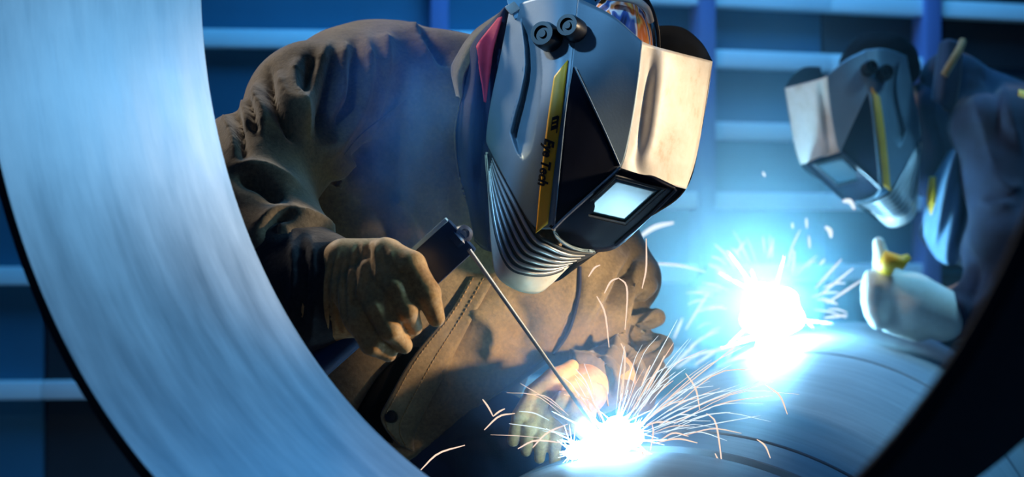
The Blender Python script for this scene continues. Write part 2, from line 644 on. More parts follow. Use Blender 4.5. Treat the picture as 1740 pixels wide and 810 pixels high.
class Plane:
    """A vertical wall through the point d0 metres ahead at column px0, turned by yaw."""
    def __init__(self, px0, d0, yaw):
        self.o = P(px0, 405, d0)
        self.e = Vector((math.cos(yaw), math.sin(yaw), 0))
        self.n = Vector((math.sin(yaw), -math.cos(yaw), 0))

    def t(self, px):
        k = (px - 870) / F
        return (k * self.o.y - self.o.x) / (self.e.x - k * self.e.y)

    def at(self, px, z, off=0.0):
        p = self.o + self.e * self.t(px) + self.n * off
        return Vector((p.x, p.y, z))

    def z(self, px, py):
        d = (self.o + self.e * self.t(px)).y
        return CAMZ - (py - 405) / F * d


def slab(name, W, px0, px1, z0, z1, off, th, mat, parent, bevel=0.0):
    a, b_ = W.at(px0, z0, off), W.at(px1, z1, off)
    c = (a + b_) / 2
    half = (Vector((b_.x, b_.y, 0)) - Vector((a.x, a.y, 0))).length / 2
    return box(name, c + W.n * th / 2, W.e * half, W.n * th / 2, (0, 0, (z1 - z0) / 2), mat, parent, bevel)


def wall(name, W, px0, px1, label, cols, rails, zbot, ztop, posts, hrail, norail=None):
    w = slab(name, W, px0, px1, zbot, ztop, -0.12, 0.10, M['wall'], None)
    tag(w, label, 'wall', kind='structure')
    zs = [zbot] + sorted(rails) + [ztop]
    for (c0, c1, dark) in cols:
        for i in range(len(zs) - 1):
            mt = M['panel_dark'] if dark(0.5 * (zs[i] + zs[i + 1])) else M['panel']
            slab('wall_panel', W, c0 + 3, c1 - 3, zs[i] + 0.01, zs[i + 1] - 0.01, -0.02, 0.03, mt, w, 0.004)
    for z in rails:
        for (c0, c1, dark) in cols:
            if norail and norail(c0, z): continue
            slab('rail', W, c0, c1, z - hrail, z + hrail, 0.01, 0.06, M['rail'], w, 0.006)
    for (px, wd) in posts:
        slab('post', W, px - wd, px + wd, zbot, ztop, 0.0, 0.09, M['post'], w, 0.006)
    return w


WL = Plane(420, 5.0, math.radians(5))
zL = [WL.z(420, y) for y in (-127, 69, 264, 467, 657, 850)]
wall('wall_back', WL, -900, 1400, 'blue panelled back wall with pale rails and violet posts',
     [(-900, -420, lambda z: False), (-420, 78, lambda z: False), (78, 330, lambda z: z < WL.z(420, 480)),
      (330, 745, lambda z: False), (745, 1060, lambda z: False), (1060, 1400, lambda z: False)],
     zL, 0.0, 3.2, [(745, 15)], 0.027)
WR = Plane(1400, 5.0, math.radians(18))
zR = [WR.z(1400, y) for y in (-95, 10, 110, 228, 343, 462, 600, 760)]
wall('wall_right', WR, 1040, 2300, 'blue slatted wall with pale rails behind the farther welder',
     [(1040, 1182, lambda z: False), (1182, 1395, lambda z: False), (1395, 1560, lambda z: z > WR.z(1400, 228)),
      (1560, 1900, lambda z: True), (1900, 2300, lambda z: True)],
     zR, 0.0, 3.2, [(1182, 13), (1560, 13)], 0.026, lambda c, z: c >= 1560 and z < WR.z(1400, 40))


# ------------------------------------------------------------------ pipes
def axis_matrix(c, th, ph):
    a = Vector((math.sin(th) * math.cos(ph), math.cos(th) * math.cos(ph), math.sin(ph)))
    q = a.to_track_quat('Z', 'Y')
    return Matrix.Translation(c) @ q.to_matrix().to_4x4(), a


def ring_mesh(prof, seg):
    verts, faces = [], []
    n = len(prof)
    for (l, r) in prof:
        for k in range(seg):
            t = 2 * math.pi * k / seg
            verts.append((r * math.cos(t), r * math.sin(t), l))
    for i in range(n):
        j = (i + 1) % n
        for k in range(seg):
            k2 = (k + 1) % seg
            faces.append((i * seg + k, i * seg + k2, j * seg + k2, j * seg + k))
    return verts, faces


def pipe_shell(name, r_in, r_out, l0, l1, mat_in, mat_out, parent=None, mw=None, seg=128, bev=0.002):
    prof = [(l0 + bev, r_in), (l0, r_in + bev), (l0, r_out - bev), (l0 + bev, r_out),
            (l1 - bev, r_out), (l1, r_out - bev), (l1, r_in + bev), (l1 - bev, r_in)]
    v, f = ring_mesh(prof, seg)
    o = mesh(name, v, f, None, parent, True, None)
    me = o.data
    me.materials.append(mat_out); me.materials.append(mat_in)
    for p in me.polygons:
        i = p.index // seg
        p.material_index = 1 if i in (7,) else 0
    edge_split(me, 30)
    if mw is not None:
        o.matrix_world = mw
    # faces of the profile wind outwards
    bm = bmesh.new(); bm.from_mesh(me); bmesh.ops.recalc_face_normals(bm, faces=bm.faces); bm.to_mesh(me); bm.free()
    return o


# foreground ring the camera looks through
S = 0.5 / 0.42
mwR, aR = axis_matrix((-0.0772 * S, 0.9606 * S, CAMZ + 0.1821 * S), 0.6837, 0.0601)
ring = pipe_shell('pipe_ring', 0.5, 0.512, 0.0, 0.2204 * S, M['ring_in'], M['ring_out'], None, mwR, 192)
tag(ring, 'large blurred steel pipe ring in the foreground framing the welders', 'pipe ring')

# work piece: a long pipe made of sections that are being welded together
mwP, aP = axis_matrix((0.1896, 1.95, CAMZ - 0.6720), 0.3316, 0.0406)
work = bpy.data.objects.new('steel_pipe', None)
C.objects.link(work)
work.matrix_world = mwP
tag(work, 'long steel pipe with ring joints that both welders work on', 'pipe')
RP = 0.4238
cuts = [-0.36, 0.0, 0.1376, 1.077, 1.689]
gap = [0.0, 0.019, 0.007, 0.011, 0.0]
for i in range(4):
    pipe_shell('pipe_section', RP - 0.02, RP, cuts[i] + gap[i], cuts[i + 1] - gap[i + 1], M['pipe'], M['pipe'], work, None, 160, 0.0015)
for i in (1, 2, 3):
    pipe_shell('joint_backing', RP - 0.024, RP - 0.010 + (0.0 if i == 1 else 0.004), cuts[i] - 0.045, cuts[i] + 0.045, M['groove'], M['groove'], work, None, 160, 0.001)

def pipe_pt(l, ang, r):
    """point on the work piece: ang measured from the top towards the right of the picture."""
    up = Vector((0, 0, 1)); up = (up - aP * up.dot(aP)).normalized()
    rt = aP.cross(up)
    return mwP.translation + aP * l + (up * math.cos(ang) + rt * math.sin(ang)) * r


inv = mwP.inverted()
# weld bead laid low in the near joint
v, f = tube_data([inv @ pipe_pt(0.0, math.radians(24 + 50 * k / 159), RP - 0.0085 + 0.0008 * math.sin(k * 1.3)) for k in range(160)], 0.0065, 8)
mesh('weld_bead', v, f, M['steel_dark'], work)
# skids below the work piece and a stand below the ring
for l in (-0.15, 1.45):
    c = pipe_pt(l, math.pi, RP)
    bm = bmesh.new()
    r = Vector((aP.y, -aP.x, 0)).normalized()
    for s in (-1, 1):
        cc = Vector((c.x, c.y, 0)) + r * 0.17 * s
        hh = (c.z + 0.0145) / 2
        box_bm(bm, cc + Vector((0, 0, hh)), r * 0.05, Vector((aP.x, aP.y, 0)) * 0.06, (0, 0, hh), 0.004)
    box_bm(bm, Vector((c.x, c.y, 0.012)), r * 0.26, Vector((aP.x, aP.y, 0)) * 0.05, (0, 0, 0.012), 0.003)
    o = from_bm('timber_skid', bm, M['timber'], None, True, 40)
    tag(o, 'timber skid under the %s end of the long pipe' % ('near' if l < 0 else 'far'), 'skid')
rc = mwR.translation + aR * 0.13
rb = rc - Vector((0, 0, 1)) * 0.512
st = bpy.data.objects.new('pipe_stand', None); C.objects.link(st); st.location = (rb.x, rb.y, 0)
tag(st, 'steel stand holding up the foreground pipe ring', 'stand')
lathe('base_plate', (0, 0, 0), (0, 0, 1), [(0, 0.22), (0.012, 0.22), (0.016, 0.2)], M['steel_dark'], st)
lathe('post', (0, 0, 0.016), (0, 0, 1), [(0, 0.035), (rb.z - 0.11, 0.035)], M['steel_dark'], st)
rr = Vector((aR.y, -aR.x, 0)).normalized()
bm = bmesh.new()
top = Vector((0, 0, rb.z - 0.075))
box_bm(bm, top, rr * 0.16, Vector((aR.x, aR.y, 0)) * 0.05, (0, 0, 0.02), 0.003)
for s in (-1, 1):
    box_bm(bm, top + rr * 0.14 * s + Vector((0, 0, 0.055)), rr * 0.015, Vector((aR.x, aR.y, 0)) * 0.05, (0, 0, 0.034), 0.003)
from_bm('cradle', bm, M['steel_dark'], st, True, 40)


# ------------------------------------------------------------------ welding helmet
def seg_dist(px, py, pts):
    best = 1e9
    for i in range(len(pts) - 1):
        ax, ay = pts[i]; bx, by = pts[i + 1]
        dx, dy = bx - ax, by - ay
        t = max(0, min(1, ((px - ax) * dx + (py - ay) * dy) / (dx * dx + dy * dy)))
        best = min(best, math.hypot(px - ax - t * dx, py - ay - t * dy))
    return best


class Drape:
    """finds the depth of a helmet panel under a given point of its drawing"""
    def __init__(self, *grids):
        self.g = np.concatenate([g.reshape(-1, 3) for g in grids])

    def __call__(self, px, py, lift=0.0):
        d2 = (self.g[:, 0] - px) ** 2 + (self.g[:, 1] - py) ** 2
        i = np.argsort(d2)[:6]
        w = 1 / (d2[i] + 0.5)
        return float((self.g[i, 2] * w).sum() / w.sum()) - lift


def make_helmet(parent, PM, lettering):
    """PM maps drawing coordinates (px, py, depth) to the world."""
    sy = [30, 50, 80, 110, 128, 170, 190, 225, 257, 272]
    sxl = [884, 888, 892, 893, 891, 882, 876, 867, 878, 889]
    sxr = [890, 908, 917, 920, 921, 918, 915, 910, 902, 891]

    def scoop(px, py):
        if not 30 < py < 272: return 0.0
        l, r = np.interp(py, sy, sxl), np.interp(py, sy, sxr)
        t = (px - l) / max(r - l, 1)
        if not 0 < t < 1: return 0.0
        e = min(1, (py - 30) / 30.0, (272 - py) / 30.0)
        return 0.024 * e * min(1, t / 0.18) * (1 - t) ** 0.45

    side = patch([
        [(866, 14, 2.045), (900, 0, 2.01), (940, -8, 1.985), (982, -4, 1.972)],
        [(850, 96, 2.035), (895, 96, 1.985), (940, 103, 1.945), (971, 106, 1.935)],
        [(834, 172, 2.030), (880, 180, 1.975), (928, 188, 1.925), (960, 194, 1.915)],
        [(826, 232, 2.025), (870, 262, 1.970), (918, 284, 1.920), (951, 288, 1.910)],
        [(830, 252, 2.020), (868, 322, 1.968), (905, 382, 1.925), (938, 390, 1.912)]], 110, 110, scoop)
    helmet = grid_mesh('welding_helmet', side, PM, M['silver'], parent, 0.004)
    tag(helmet, 'silver welding helmet with dark visor')
    H = helmet
    brow = patch([
        [(982, -4, 1.972), (1042, 27, 1.950), (1091, 70, 1.938)],
        [(971, 106, 1.935), (1030, 108, 1.932), (1086, 130, 1.933)],
        [(960, 194, 1.915), (1015, 196, 1.922), (1075, 205, 1.931)],
        [(951, 288, 1.910), (1003, 262, 1.918), (1063, 262, 1.930)],
        [(938, 390, 1.912), (995, 338, 1.921), (1054, 286, 1.930)]], 40, 60)
    grid_mesh('brow_plate', brow, PM, M['silver'], H, 0.004)
    flap = patch([
        [(1091, 70, 1.938), (1108, 77, 1.952), (1140, 86, 1.972), (1211, 104, 2.050)],
        [(1085, 140, 1.933), (1098, 142, 1.960), (1130, 147, 1.967), (1203, 160, 2.050)],
        [(1073, 215, 1.931), (1088, 220, 1.957), (1118, 228, 1.961), (1191, 228, 2.045)],
        [(1063, 262, 1.930), (1079, 268, 1.946), (1110, 276, 1.959), (1180, 280, 2.035)],
        [(1054, 286, 1.930), (1080, 298, 1.945), (1115, 308, 1.970), (1166, 321, 2.030)]], 44, 44)
    o = grid_mesh('forehead_plate', flap, PM, M['flap'], H, 0.004)
    tag(o, 'scratched whitish forehead plate')
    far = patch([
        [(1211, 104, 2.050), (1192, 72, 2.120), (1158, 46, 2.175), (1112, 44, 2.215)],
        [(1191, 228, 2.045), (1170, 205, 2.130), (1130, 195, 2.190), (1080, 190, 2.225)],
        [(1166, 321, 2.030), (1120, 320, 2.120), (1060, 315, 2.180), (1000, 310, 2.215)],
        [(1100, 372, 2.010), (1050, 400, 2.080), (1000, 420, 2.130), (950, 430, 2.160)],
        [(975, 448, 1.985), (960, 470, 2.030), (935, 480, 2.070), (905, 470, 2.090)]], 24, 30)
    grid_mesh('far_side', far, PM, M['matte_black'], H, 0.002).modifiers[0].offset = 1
    # dark tinted triangular panel on the brow
    dr = Drape(side, brow)
    L = catmull([(973, 114), (962, 180), (951, 285), (942, 383)], 24)
    R = catmull([(977, 114), (1003, 170), (1029, 226), (1053, 281)], 24)
    g = np.zeros((24, 14, 3))
    for i in range(24):
        for j in range(14):
            q = L[i] + (R[i] - L[i]) * j / 13
            g[i, j] = (q[0], q[1], dr(q[0], q[1], 0.0035))
    o = grid_mesh('tinted_panel', g, PM, M['visor'], H, 0.003)
    tag(o, 'dark triangular side window')
    # bright beads round the panel
    for pts in (L, R):
        tube('panel_bead', [PM(q[0], q[1], dr(q[0], q[1], 0.0040)) for q in pts], 0.0011, M['silver'], H, 6)
    # visor housing below
    eL = [(939, 390, 1.910), (962, 367, 1.914), (1008, 326, 1.921), (1054, 285, 1.930)]
    # the visor lies in one plane that looks down at the work
    eye = Vector((0, 0, CAMZ)); lp = P(1008, 326, 1.921)
    lc = P(1054, 341, 1.94)
    ln_ = ((eye - lc).normalized() + (P(1040, 750, 1.925) - lc).normalized()).normalized()
    pl0 = lambda x, y: ln_.dot(lp - eye) / ln_.dot(Vector(((x - 870) / F, 1, -(y - 405) / F)))
    eM = [(958, 410, pl0(958, 410) - 0.016)] + [(x, y, pl0(x, y)) for (x, y) in ((1000, 393), (1052, 346), (1102, 301))]
    eR = [(998, 424, pl0(998, 424))] + [(x, y, pl0(x, y)) for (x, y) in ((1046, 416), (1098, 371), (1148, 322))]
    vis = patch([eL, eM, eR], 30, 24)
    grid_mesh('visor_housing', vis, PM, M['visor'], H, 0.006)
    tube('visor_bead', [PM(q[0], q[1], q[2] - 0.003) for q in catmull(eL, 20)], 0.0022, M['chrome'], H, 6)
    tube('visor_bead', [PM(q[0], q[1], q[2] - 0.002) for q in catmull(eR[1:], 20)], 0.0024, M['visor'], H, 6)
    vd = Drape(vis)
    # lens window with raised frame
    q4 = [(1047, 303), (1122, 323), (1062, 377), (985, 360)]
    def lift(p, l): return (p[0], p[1], vd(p[0], p[1], l))
    # the lens is a flat glass: fit a plane to its corners
    A = np.array([[p[0], p[1], 1] for p in q4]); dd = np.array([vd(*p) for p in q4])
    cf = np.linalg.lstsq(A, dd, rcond=None)[0]
    c0 = np.array(q4, float).mean(0)
    dc = float(cf[0] * c0[0] + cf[1] * c0[1] + cf[2])
    pl = pl0
    g = np.zeros((12, 12, 3))
    for i in range(12):
        for j in range(12):
            a, b_ = i / 11, j / 11
            x = (1 - a) * ((1 - b_) * q4[0][0] + b_ * q4[1][0]) + a * ((1 - b_) * q4[3][0] + b_ * q4[2][0])
            y = (1 - a) * ((1 - b_) * q4[0][1] + b_ * q4[1][1]) + a * ((1 - b_) * q4[3][1] + b_ * q4[2][1])
            g[i, j] = (x, y, pl(x, y) - 0.006)
    o = grid_mesh('lens', g, PM, M['lens'], H, 0.003)
    tag(o, 'dark glass lens mirroring the arc')
    loop = [q4[0], q4[1], q4[2], q4[3], q4[0]]
    fr_v, fr_f = [], []
    cx = sum(p[0] for p in q4) / 4; cy = sum(p[1] for p in q4) / 4
    for k, (s, l) in enumerate(((0.98, 0.0065), (1.02, 0.009), (1.12, 0.008), (1.18, 0.0))):
        for p in q4:
            x, y = cx + (p[0] - cx) * s, cy + (p[1] - cy) * s
            fr_v.append(PM(x, y, pl(x, y) - l))
    for k in range(3):
        for j in range(4):
            fr_f.append((k * 4 + j, k * 4 + (j + 1) % 4, k * 4 + 4 + (j + 1) % 4, k * 4 + 4 + j))
    o = mesh('lens_frame', fr_v, fr_f, M['black'], H, False)
    # rounded lower end of the visor
    tip = patch([
        [(939, 390, 1.910), (944, 398, 1.914), (958, 410, 1.928), (978, 419, 1.955), (998, 424, pl0(998, 424))],
        [(941, 398, 1.915), (948, 407, 1.920), (964, 418, 1.935), (982, 425, 1.955), (1002, 428, 1.974)],
        [(944, 404, 1.930), (954, 414, 1.935), (972, 424, 1.950), (990, 429, 1.970), (1012, 430, 1.99)]], 24, 10)
    grid_mesh('visor_tip', tip, PM, M['silver'], H, 0.004)
    low = patch([
        eR,
        [(1004, 430, 2.005), (1048, 421, 2.010), (1098, 376, 2.000), (1148, 325, 2.02)]], 20, 4)
    grid_mesh('visor_underside', low, PM, M['visor'], H, 0.004)
    # ridged chin guard
    cI = catmull([(830, 252, 2.018), (849, 287, 1.992), (880, 340, 1.955), (912, 396, 1.922), (935, 412, 1.922), (970, 428, 1.944), (1012, 432, 1.985)], 60)
    cM = catmull([(829, 262, 2.020), (835, 335, 2.000), (846, 405, 1.975), (864, 450, 1.952), (893, 464, 1.950), (930, 465, 1.968), (968, 452, 1.995)], 60)
    cO = catmull([(825, 258, 2.024), (829, 335, 2.010), (835, 425, 1.990), (845, 470, 1.972), (880, 494, 1.966), (915, 498, 1.980), (938, 482, 2.005)], 60)
    NR = 6
    rows = []
    for k in range(NR * 8 + 1):
        t = k / (NR * 8)
        ph = (t * NR) % 1.0
        saw = 0.011 * (ph ** 1.5) if ph < 0.8 else 0.011 * 0.716 * (1 - ph) / 0.2
        row = []
        for i in range(60):
            e = min(1.0, i / 14.0, (59 - i) / 12.0)
            q = cI[i] + (cM[i] - cI[i]) * t
            row.append((q[0], q[1], q[2] + saw * e))
        rows.append(row)
    chin = np.array(rows)
    o = grid_mesh('chin_guard', chin, PM, M['chin'], H, 0.003)
    tag(o, 'stepped ribs of the chin guard')
    for k in range(6):
        t = (k + 0.75) / 6.0
        pts = [cI[i] + (cM[i] - cI[i]) * t for i in range(4, 57)]
        rb_ = [0.0024 * min(1.0, 0.3 + i / 14.0, 0.3 + (52 - i) / 12.0) for i in range(53)]
        tube('rib', [PM(q[0], q[1], q[2] - 0.001) for q in pts], rb_, M['chrome_rib'], H, 8)
    lip = np.array([[cM[i] + (cO[i] - cM[i]) * s - np.array([0, 0, 0.004 * math.sin(s * math.pi)]) for i in range(60)] for s in np.linspace(0, 1, 8)])
    o = grid_mesh('chin_lip', lip, PM, M['flap'], H, 0.004)
    # yellow sticker
    sl = catmull([(941, 130), (930, 205), (919, 300), (910, 396)], 40)
    sr = catmull([(965, 101), (955, 190), (942, 285), (931, 380)], 40)
    g = np.zeros((40, 8, 3))
    for i in range(40):
        for j in range(8):
            q = sl[i] + (sr[i] - sl[i]) * j / 7
            g[i, j] = (q[0], q[1], dr(q[0], q[1], 0.0022))
    o = grid_mesh('sticker', g, PM, M['yellow'], H, 0.0008)
    tag(o, 'yellow strip sticker with black lettering')
    if lettering:
        def put(name, text, size, c0, c1, shear):
            cu = bpy.data.curves.new(name, 'FONT')
            cu.body = text; cu.size = 1.0; cu.shear = shear; cu.resolution_u = 3
            cu.offset = 0.045
            to = bpy.data.objects.new(name, cu); C.objects.link(to)
            dg = bpy.context.evaluated_depsgraph_get()
            me = bpy.data.meshes.new_from_object(to.evaluated_get(dg))
            bpy.data.objects.remove(to)
            co = np.array([v.co[:] for v in me.vertices])
            x0, x1 = co[:, 0].min(), co[:, 0].max()
            d = np.array(c1, float) - np.array(c0, float); Ln = np.linalg.norm(d); d /= Ln
            up = np.array([-d[1], d[0]]) * -1.0       # letter tops point to the right of the strip
            if up[0] < 0: up = -up
            for v in me.vertices:
                u = (v.co.x - x0) / (x1 - x0) * Ln
                w = (v.co.y - 0.33) * size
                q = np.array(c0) + d * u + up * w
                v.co = PM(q[0], q[1], dr(q[0], q[1], 0.0036))
            me.materials.clear()
            ob = link(name, me, M['ink'], H, False)
            return ob
        put('sticker_lettering', 'Eye Tech', 23.0, (934.0, 236), (921.5, 316), 0.25)
        # black emblem above the words
        bmv, bmf = [], []
        def quad(x0, y0, x1, y1, lift, mat, name):
            # x across the strip (-1..1), y down along it in px
            pts = []
            n = 6
            for a in range(n + 1):
                for b_ in range(n + 1):
                    y = y0 + (y1 - y0) * a / n
                    t = (y - 130) / 266.0
                    cxx = 953 - 33 * t
                    x = cxx + (x0 + (x1 - x0) * b_ / n) * 8.5
                    yy = y - 3.0 * (x0 + (x1 - x0) * b_ / n)
                    pts.append(PM(x, yy, dr(x, yy, lift)))
            fs = [(a * (n + 1) + b_, a * (n + 1) + b_ + 1, (a + 1) * (n + 1) + b_ + 1, (a + 1) * (n + 1) + b_) for a in range(n) for b_ in range(n)]
            return mesh(name, pts, fs, mat, H, True)
        quad(-0.75, 197, 0.45, 220, 0.0036, M['ink'], 'emblem')
        quad(0.45, 199, 0.7, 228, 0.0036, M['ink'], 'emblem')
        quad(-0.55, 203, 0.25, 205.5, 0.0046, M['yellow'], 'emblem_bar')
        quad(-0.55, 210, 0.25, 212.5, 0.0046, M['yellow'], 'emblem_bar')
    # two adjusting knobs
    for (px, py, r) in ((922, 57, 22), (965, 43, 20)):
        dz = dr(px + 14, py + 10)
        base = PM(px + 16, py + 11, dz - 0.002)
        top_ = PM(px - 2, py - 1, dz - 0.030)
        ax = (top_ - base); ln = ax.length
        rr_ = r / F * 1.95
        kn = lathe('knob', base, ax, [(0, rr_ * 0.8), (ln * 0.15, rr_ * 1.05), (ln * 0.75, rr_ * 1.05), (ln * 0.85, rr_), (ln, rr_ * 0.92), (ln, rr_ * 0.62), (ln - 0.004, rr_ * 0.58), (ln - 0.004, rr_ * 0.34), (ln - 0.001, rr_ * 0.30), (ln - 0.001, 0.0)], M['black'], H, 28)
        # grip teeth
        bm = bmesh.new(); bm.from_mesh(kn.data)
        bm.free()
    return helmet


# ------------------------------------------------------------------ people
def RC(a, b_, k=1.0):
    return rcone(P(*a[:3]), P(*b_[:3]), a[3] * k, b_[3] * k)


def chain(*pts):
    return [RC(pts[i], pts[i + 1]) for i in range(len(pts) - 1)]


def floor_px(px, py_, d, z):
    """same column and depth, at height z"""
    return (px, 405 + (CAMZ - z) * F / d, d)


# ---- nearer welder
hipL = (*floor_px(540, 0, 2.40, 0.74), 0.12); hipR = (*floor_px(665, 0, 2.44, 0.74), 0.12)
knL = (*floor_px(440, 0, 2.22, 0.44), 0.075); knR = (*floor_px(575, 0, 2.30, 0.44), 0.075)
anL = (*floor_px(455, 0, 2.45, 0.10), 0.05); anR = (*floor_px(590, 0, 2.55, 0.10), 0.05)
toeL = (*floor_px(470, 0, 2.27, 0.035), 0.033); toeR = (*floor_px(600, 0, 2.38, 0.035), 0.033)
body_pr = []
body_pr += [RC((690, 860, 2.42, 0.12), (760, 560, 2.34, 0.125)), RC((760, 560, 2.34, 0.125), (740, 280, 2.28, 0.10))]
body_pr += chain((740, 250, 2.27, 0.06), (880, 180, 2.20, 0.05), (960, 190, 2.13, 0.055))       # neck
body_pr += [ell(P(1000, 190, 2.10), (0.082, 0.085, 0.105)), RC((990, 260, 2.06, 0.045), (960, 330, 2.03, 0.035))]
body_pr += [RC((1030, 250, 2.015, 0.012), (1025, 275, 2.005, 0.014))]                             # nose
body_pr += chain((540, 215, 2.16, 0.065), (430, 345, 2.00, 0.045), (560, 492, 1.835, 0.028), (630, 480, 1.81, 0.026))
body_pr += chain((985, 430, 2.35, 0.035), (1066, 590, 2.25, 0.014), (1005, 648, 2.11, 0.018), (945, 685, 2.04, 0.022))
body_pr += chain(hipL, knL, anL, toeL) + chain(hipR, knR, anR, toeR)
V, Q = surface_net(body_pr, 0.013, 0.03)
person = np_mesh('person', V, Q, M['skin'], None, 2)
tag(person, 'welder in brown suede jacket and silver helmet bent over the near arc', 'person')

trs = [RC((hipL[0], hipL[1], hipL[2], 0.15), (knL[0], knL[1], knL[2], 0.095)), RC((knL[0], knL[1], knL[2], 0.095), (anL[0], anL[1], anL[2], 0.075))]
trs += [RC((hipR[0], hipR[1], hipR[2], 0.15), (knR[0], knR[1], knR[2], 0.095)), RC((knR[0], knR[1], knR[2], 0.095), (anR[0], anR[1], anR[2], 0.075))]
trs += [RC((660, 870, 2.38, 0.15), (770, 800, 2.28, 0.12)), RC((800, 780, 2.23, 0.09), (840, 790, 2.17, 0.06)), RC((830, 730, 2.20, 0.06), (858, 790, 2.13, 0.042))]
V, Q = surface_net(trs, 0.009, 0.03)
np_mesh('trousers', V, Q, M['denim'], person, 2,
        [([(760, 760), (830, 740), (870, 770)], 8, 0.008), ([(740, 790), (800, 770), (850, 810)], 7, 0.007), ([(800, 700), (840, 720), (860, 790)], 7, 0.008)], wavy(40, 0.004, 3))
for a, t in ((anL, toeL), (anR, toeR)):
    V, Q = surface_net([RC((a[0], a[1], a[2], 0.058), (a[0], a[1] - 60, a[2], 0.06)), RC((*floor_px(a[0], 0, a[2], 0.045), 0.045), (*floor_px(t[0], 0, t[2], 0.045), 0.045))], 0.009, 0.02)
    np_mesh('boot', V, Q, M['boot'], person, 1)

jk = [
    RC((645, 172, 2.23, 0.112), (770, 230, 2.24, 0.125)),
    RC((690, 165, 2.25, 0.106), (830, 165, 2.24, 0.080)),
    RC((600, 170, 2.20, 0.098), (640, 260, 2.22, 0.120)),
    RC((650, 300, 2.26, 0.165), (720, 560, 2.30, 0.165)),
    RC((720, 560, 2.30, 0.165), (730, 760, 2.34, 0.165)),
    RC((820, 400, 2.28, 0.140), (860, 560, 2.27, 0.140)),
    RC((860, 540, 2.25, 0.120), (800, 680, 2.28, 0.130)),
    RC((930, 440, 2.28, 0.105), (960, 520, 2.26, 0.095)),
    RC((640, 620, 2.24, 0.10), (640, 760, 2.27, 0.10)),
    # right arm of the wearer (left in the picture)
    RC((590, 165, 2.18, 0.092), (530, 178, 2.12, 0.082)),
    RC((530, 178, 2.12, 0.082), (440, 310, 1.99, 0.066)),
    RC((398, 250, 2.04, 0.046), (405, 330, 1.98, 0.058)),
    RC((425, 350, 1.97, 0.078), (470, 440, 1.90, 0.068)),
    RC((470, 440, 1.90, 0.066), (505, 470, 1.88, 0.056)),
    # left arm of the wearer
    RC((1000, 415, 2.33, 0.075), (1050, 480, 2.31, 0.060)),
    RC((1010, 470, 2.31, 0.064), (1078, 590, 2.25, 0.030)),
    RC((1080, 605, 2.23, 0.030), (1025, 642, 2.13, 0.040)),
    RC((1025, 642, 2.13, 0.040), (1000, 652, 2.09, 0.041)),
    tor(P(1008, 648, 2.105), (-0.49, -0.86, -0.17), 0.036, 0.009),
    tor(P(1030, 640, 2.135), (-0.6, -0.8, -0.1), 0.034, 0.011),
    tor(P(1052, 632, 2.165), (-0.5, -0.8, -0.3), 0.034, 0.012),
    tor(P(1050, 470, 2.285), (0.35, 0.1, -0.9), 0.036, 0.017),
    tor(P(1068, 505, 2.27), (0.5, 0.1, -0.8), 0.030, 0.015),
    tor(P(1078, 548, 2.25), (0.25, 0.0, -1.0), 0.032, 0.015),
    tor(P(1086, 590, 2.23), (0.10, 0.2, -1.0), 0.033, 0.015),
    tor(P(1080, 628, 2.20), (-0.3, 0.5, -0.9), 0.034, 0.014),
    tor(P(1066, 655, 2.17), (-0.6, 0.6, -0.6), 0.034, 0.013),
]
hA, hB, hC = P(690, 775, 2.04), P(942, 598, 2.08), P(690, 790, 2.5)
hn = (hB - hA).cross(hC - hA).normalized()
if hn.z > 0: hn = -hn
hn_np = np.array(hn, np.float32); hA_np = np.array(hA, np.float32)
plo, phi_ = np.array(P(985, 600, 2.1)), None


cuff_p = np.array(P(996, 653, 2.095), np.float32)
cuff_d = np.array((P(985, 660, 2.08) - P(1083, 605, 2.23)).normalized(), np.float32)


def hem(v, X):
    pl = (X - hA_np) @ hn_np                     # positive below the hem
    # the sleeve to the right of the front is not cut
    px = 870 + F * X[..., 0] / X[..., 1]
    mask = np.clip((px - 935) / 25.0, 0, 1) * 0.5
    v = np.maximum(v, pl - mask)
    # open end of the left sleeve
    cp = (X - cuff_p) @ cuff_d - np.clip((968 - px) / 20.0, 0, 1) * 0.5
    return np.maximum(v, cp)


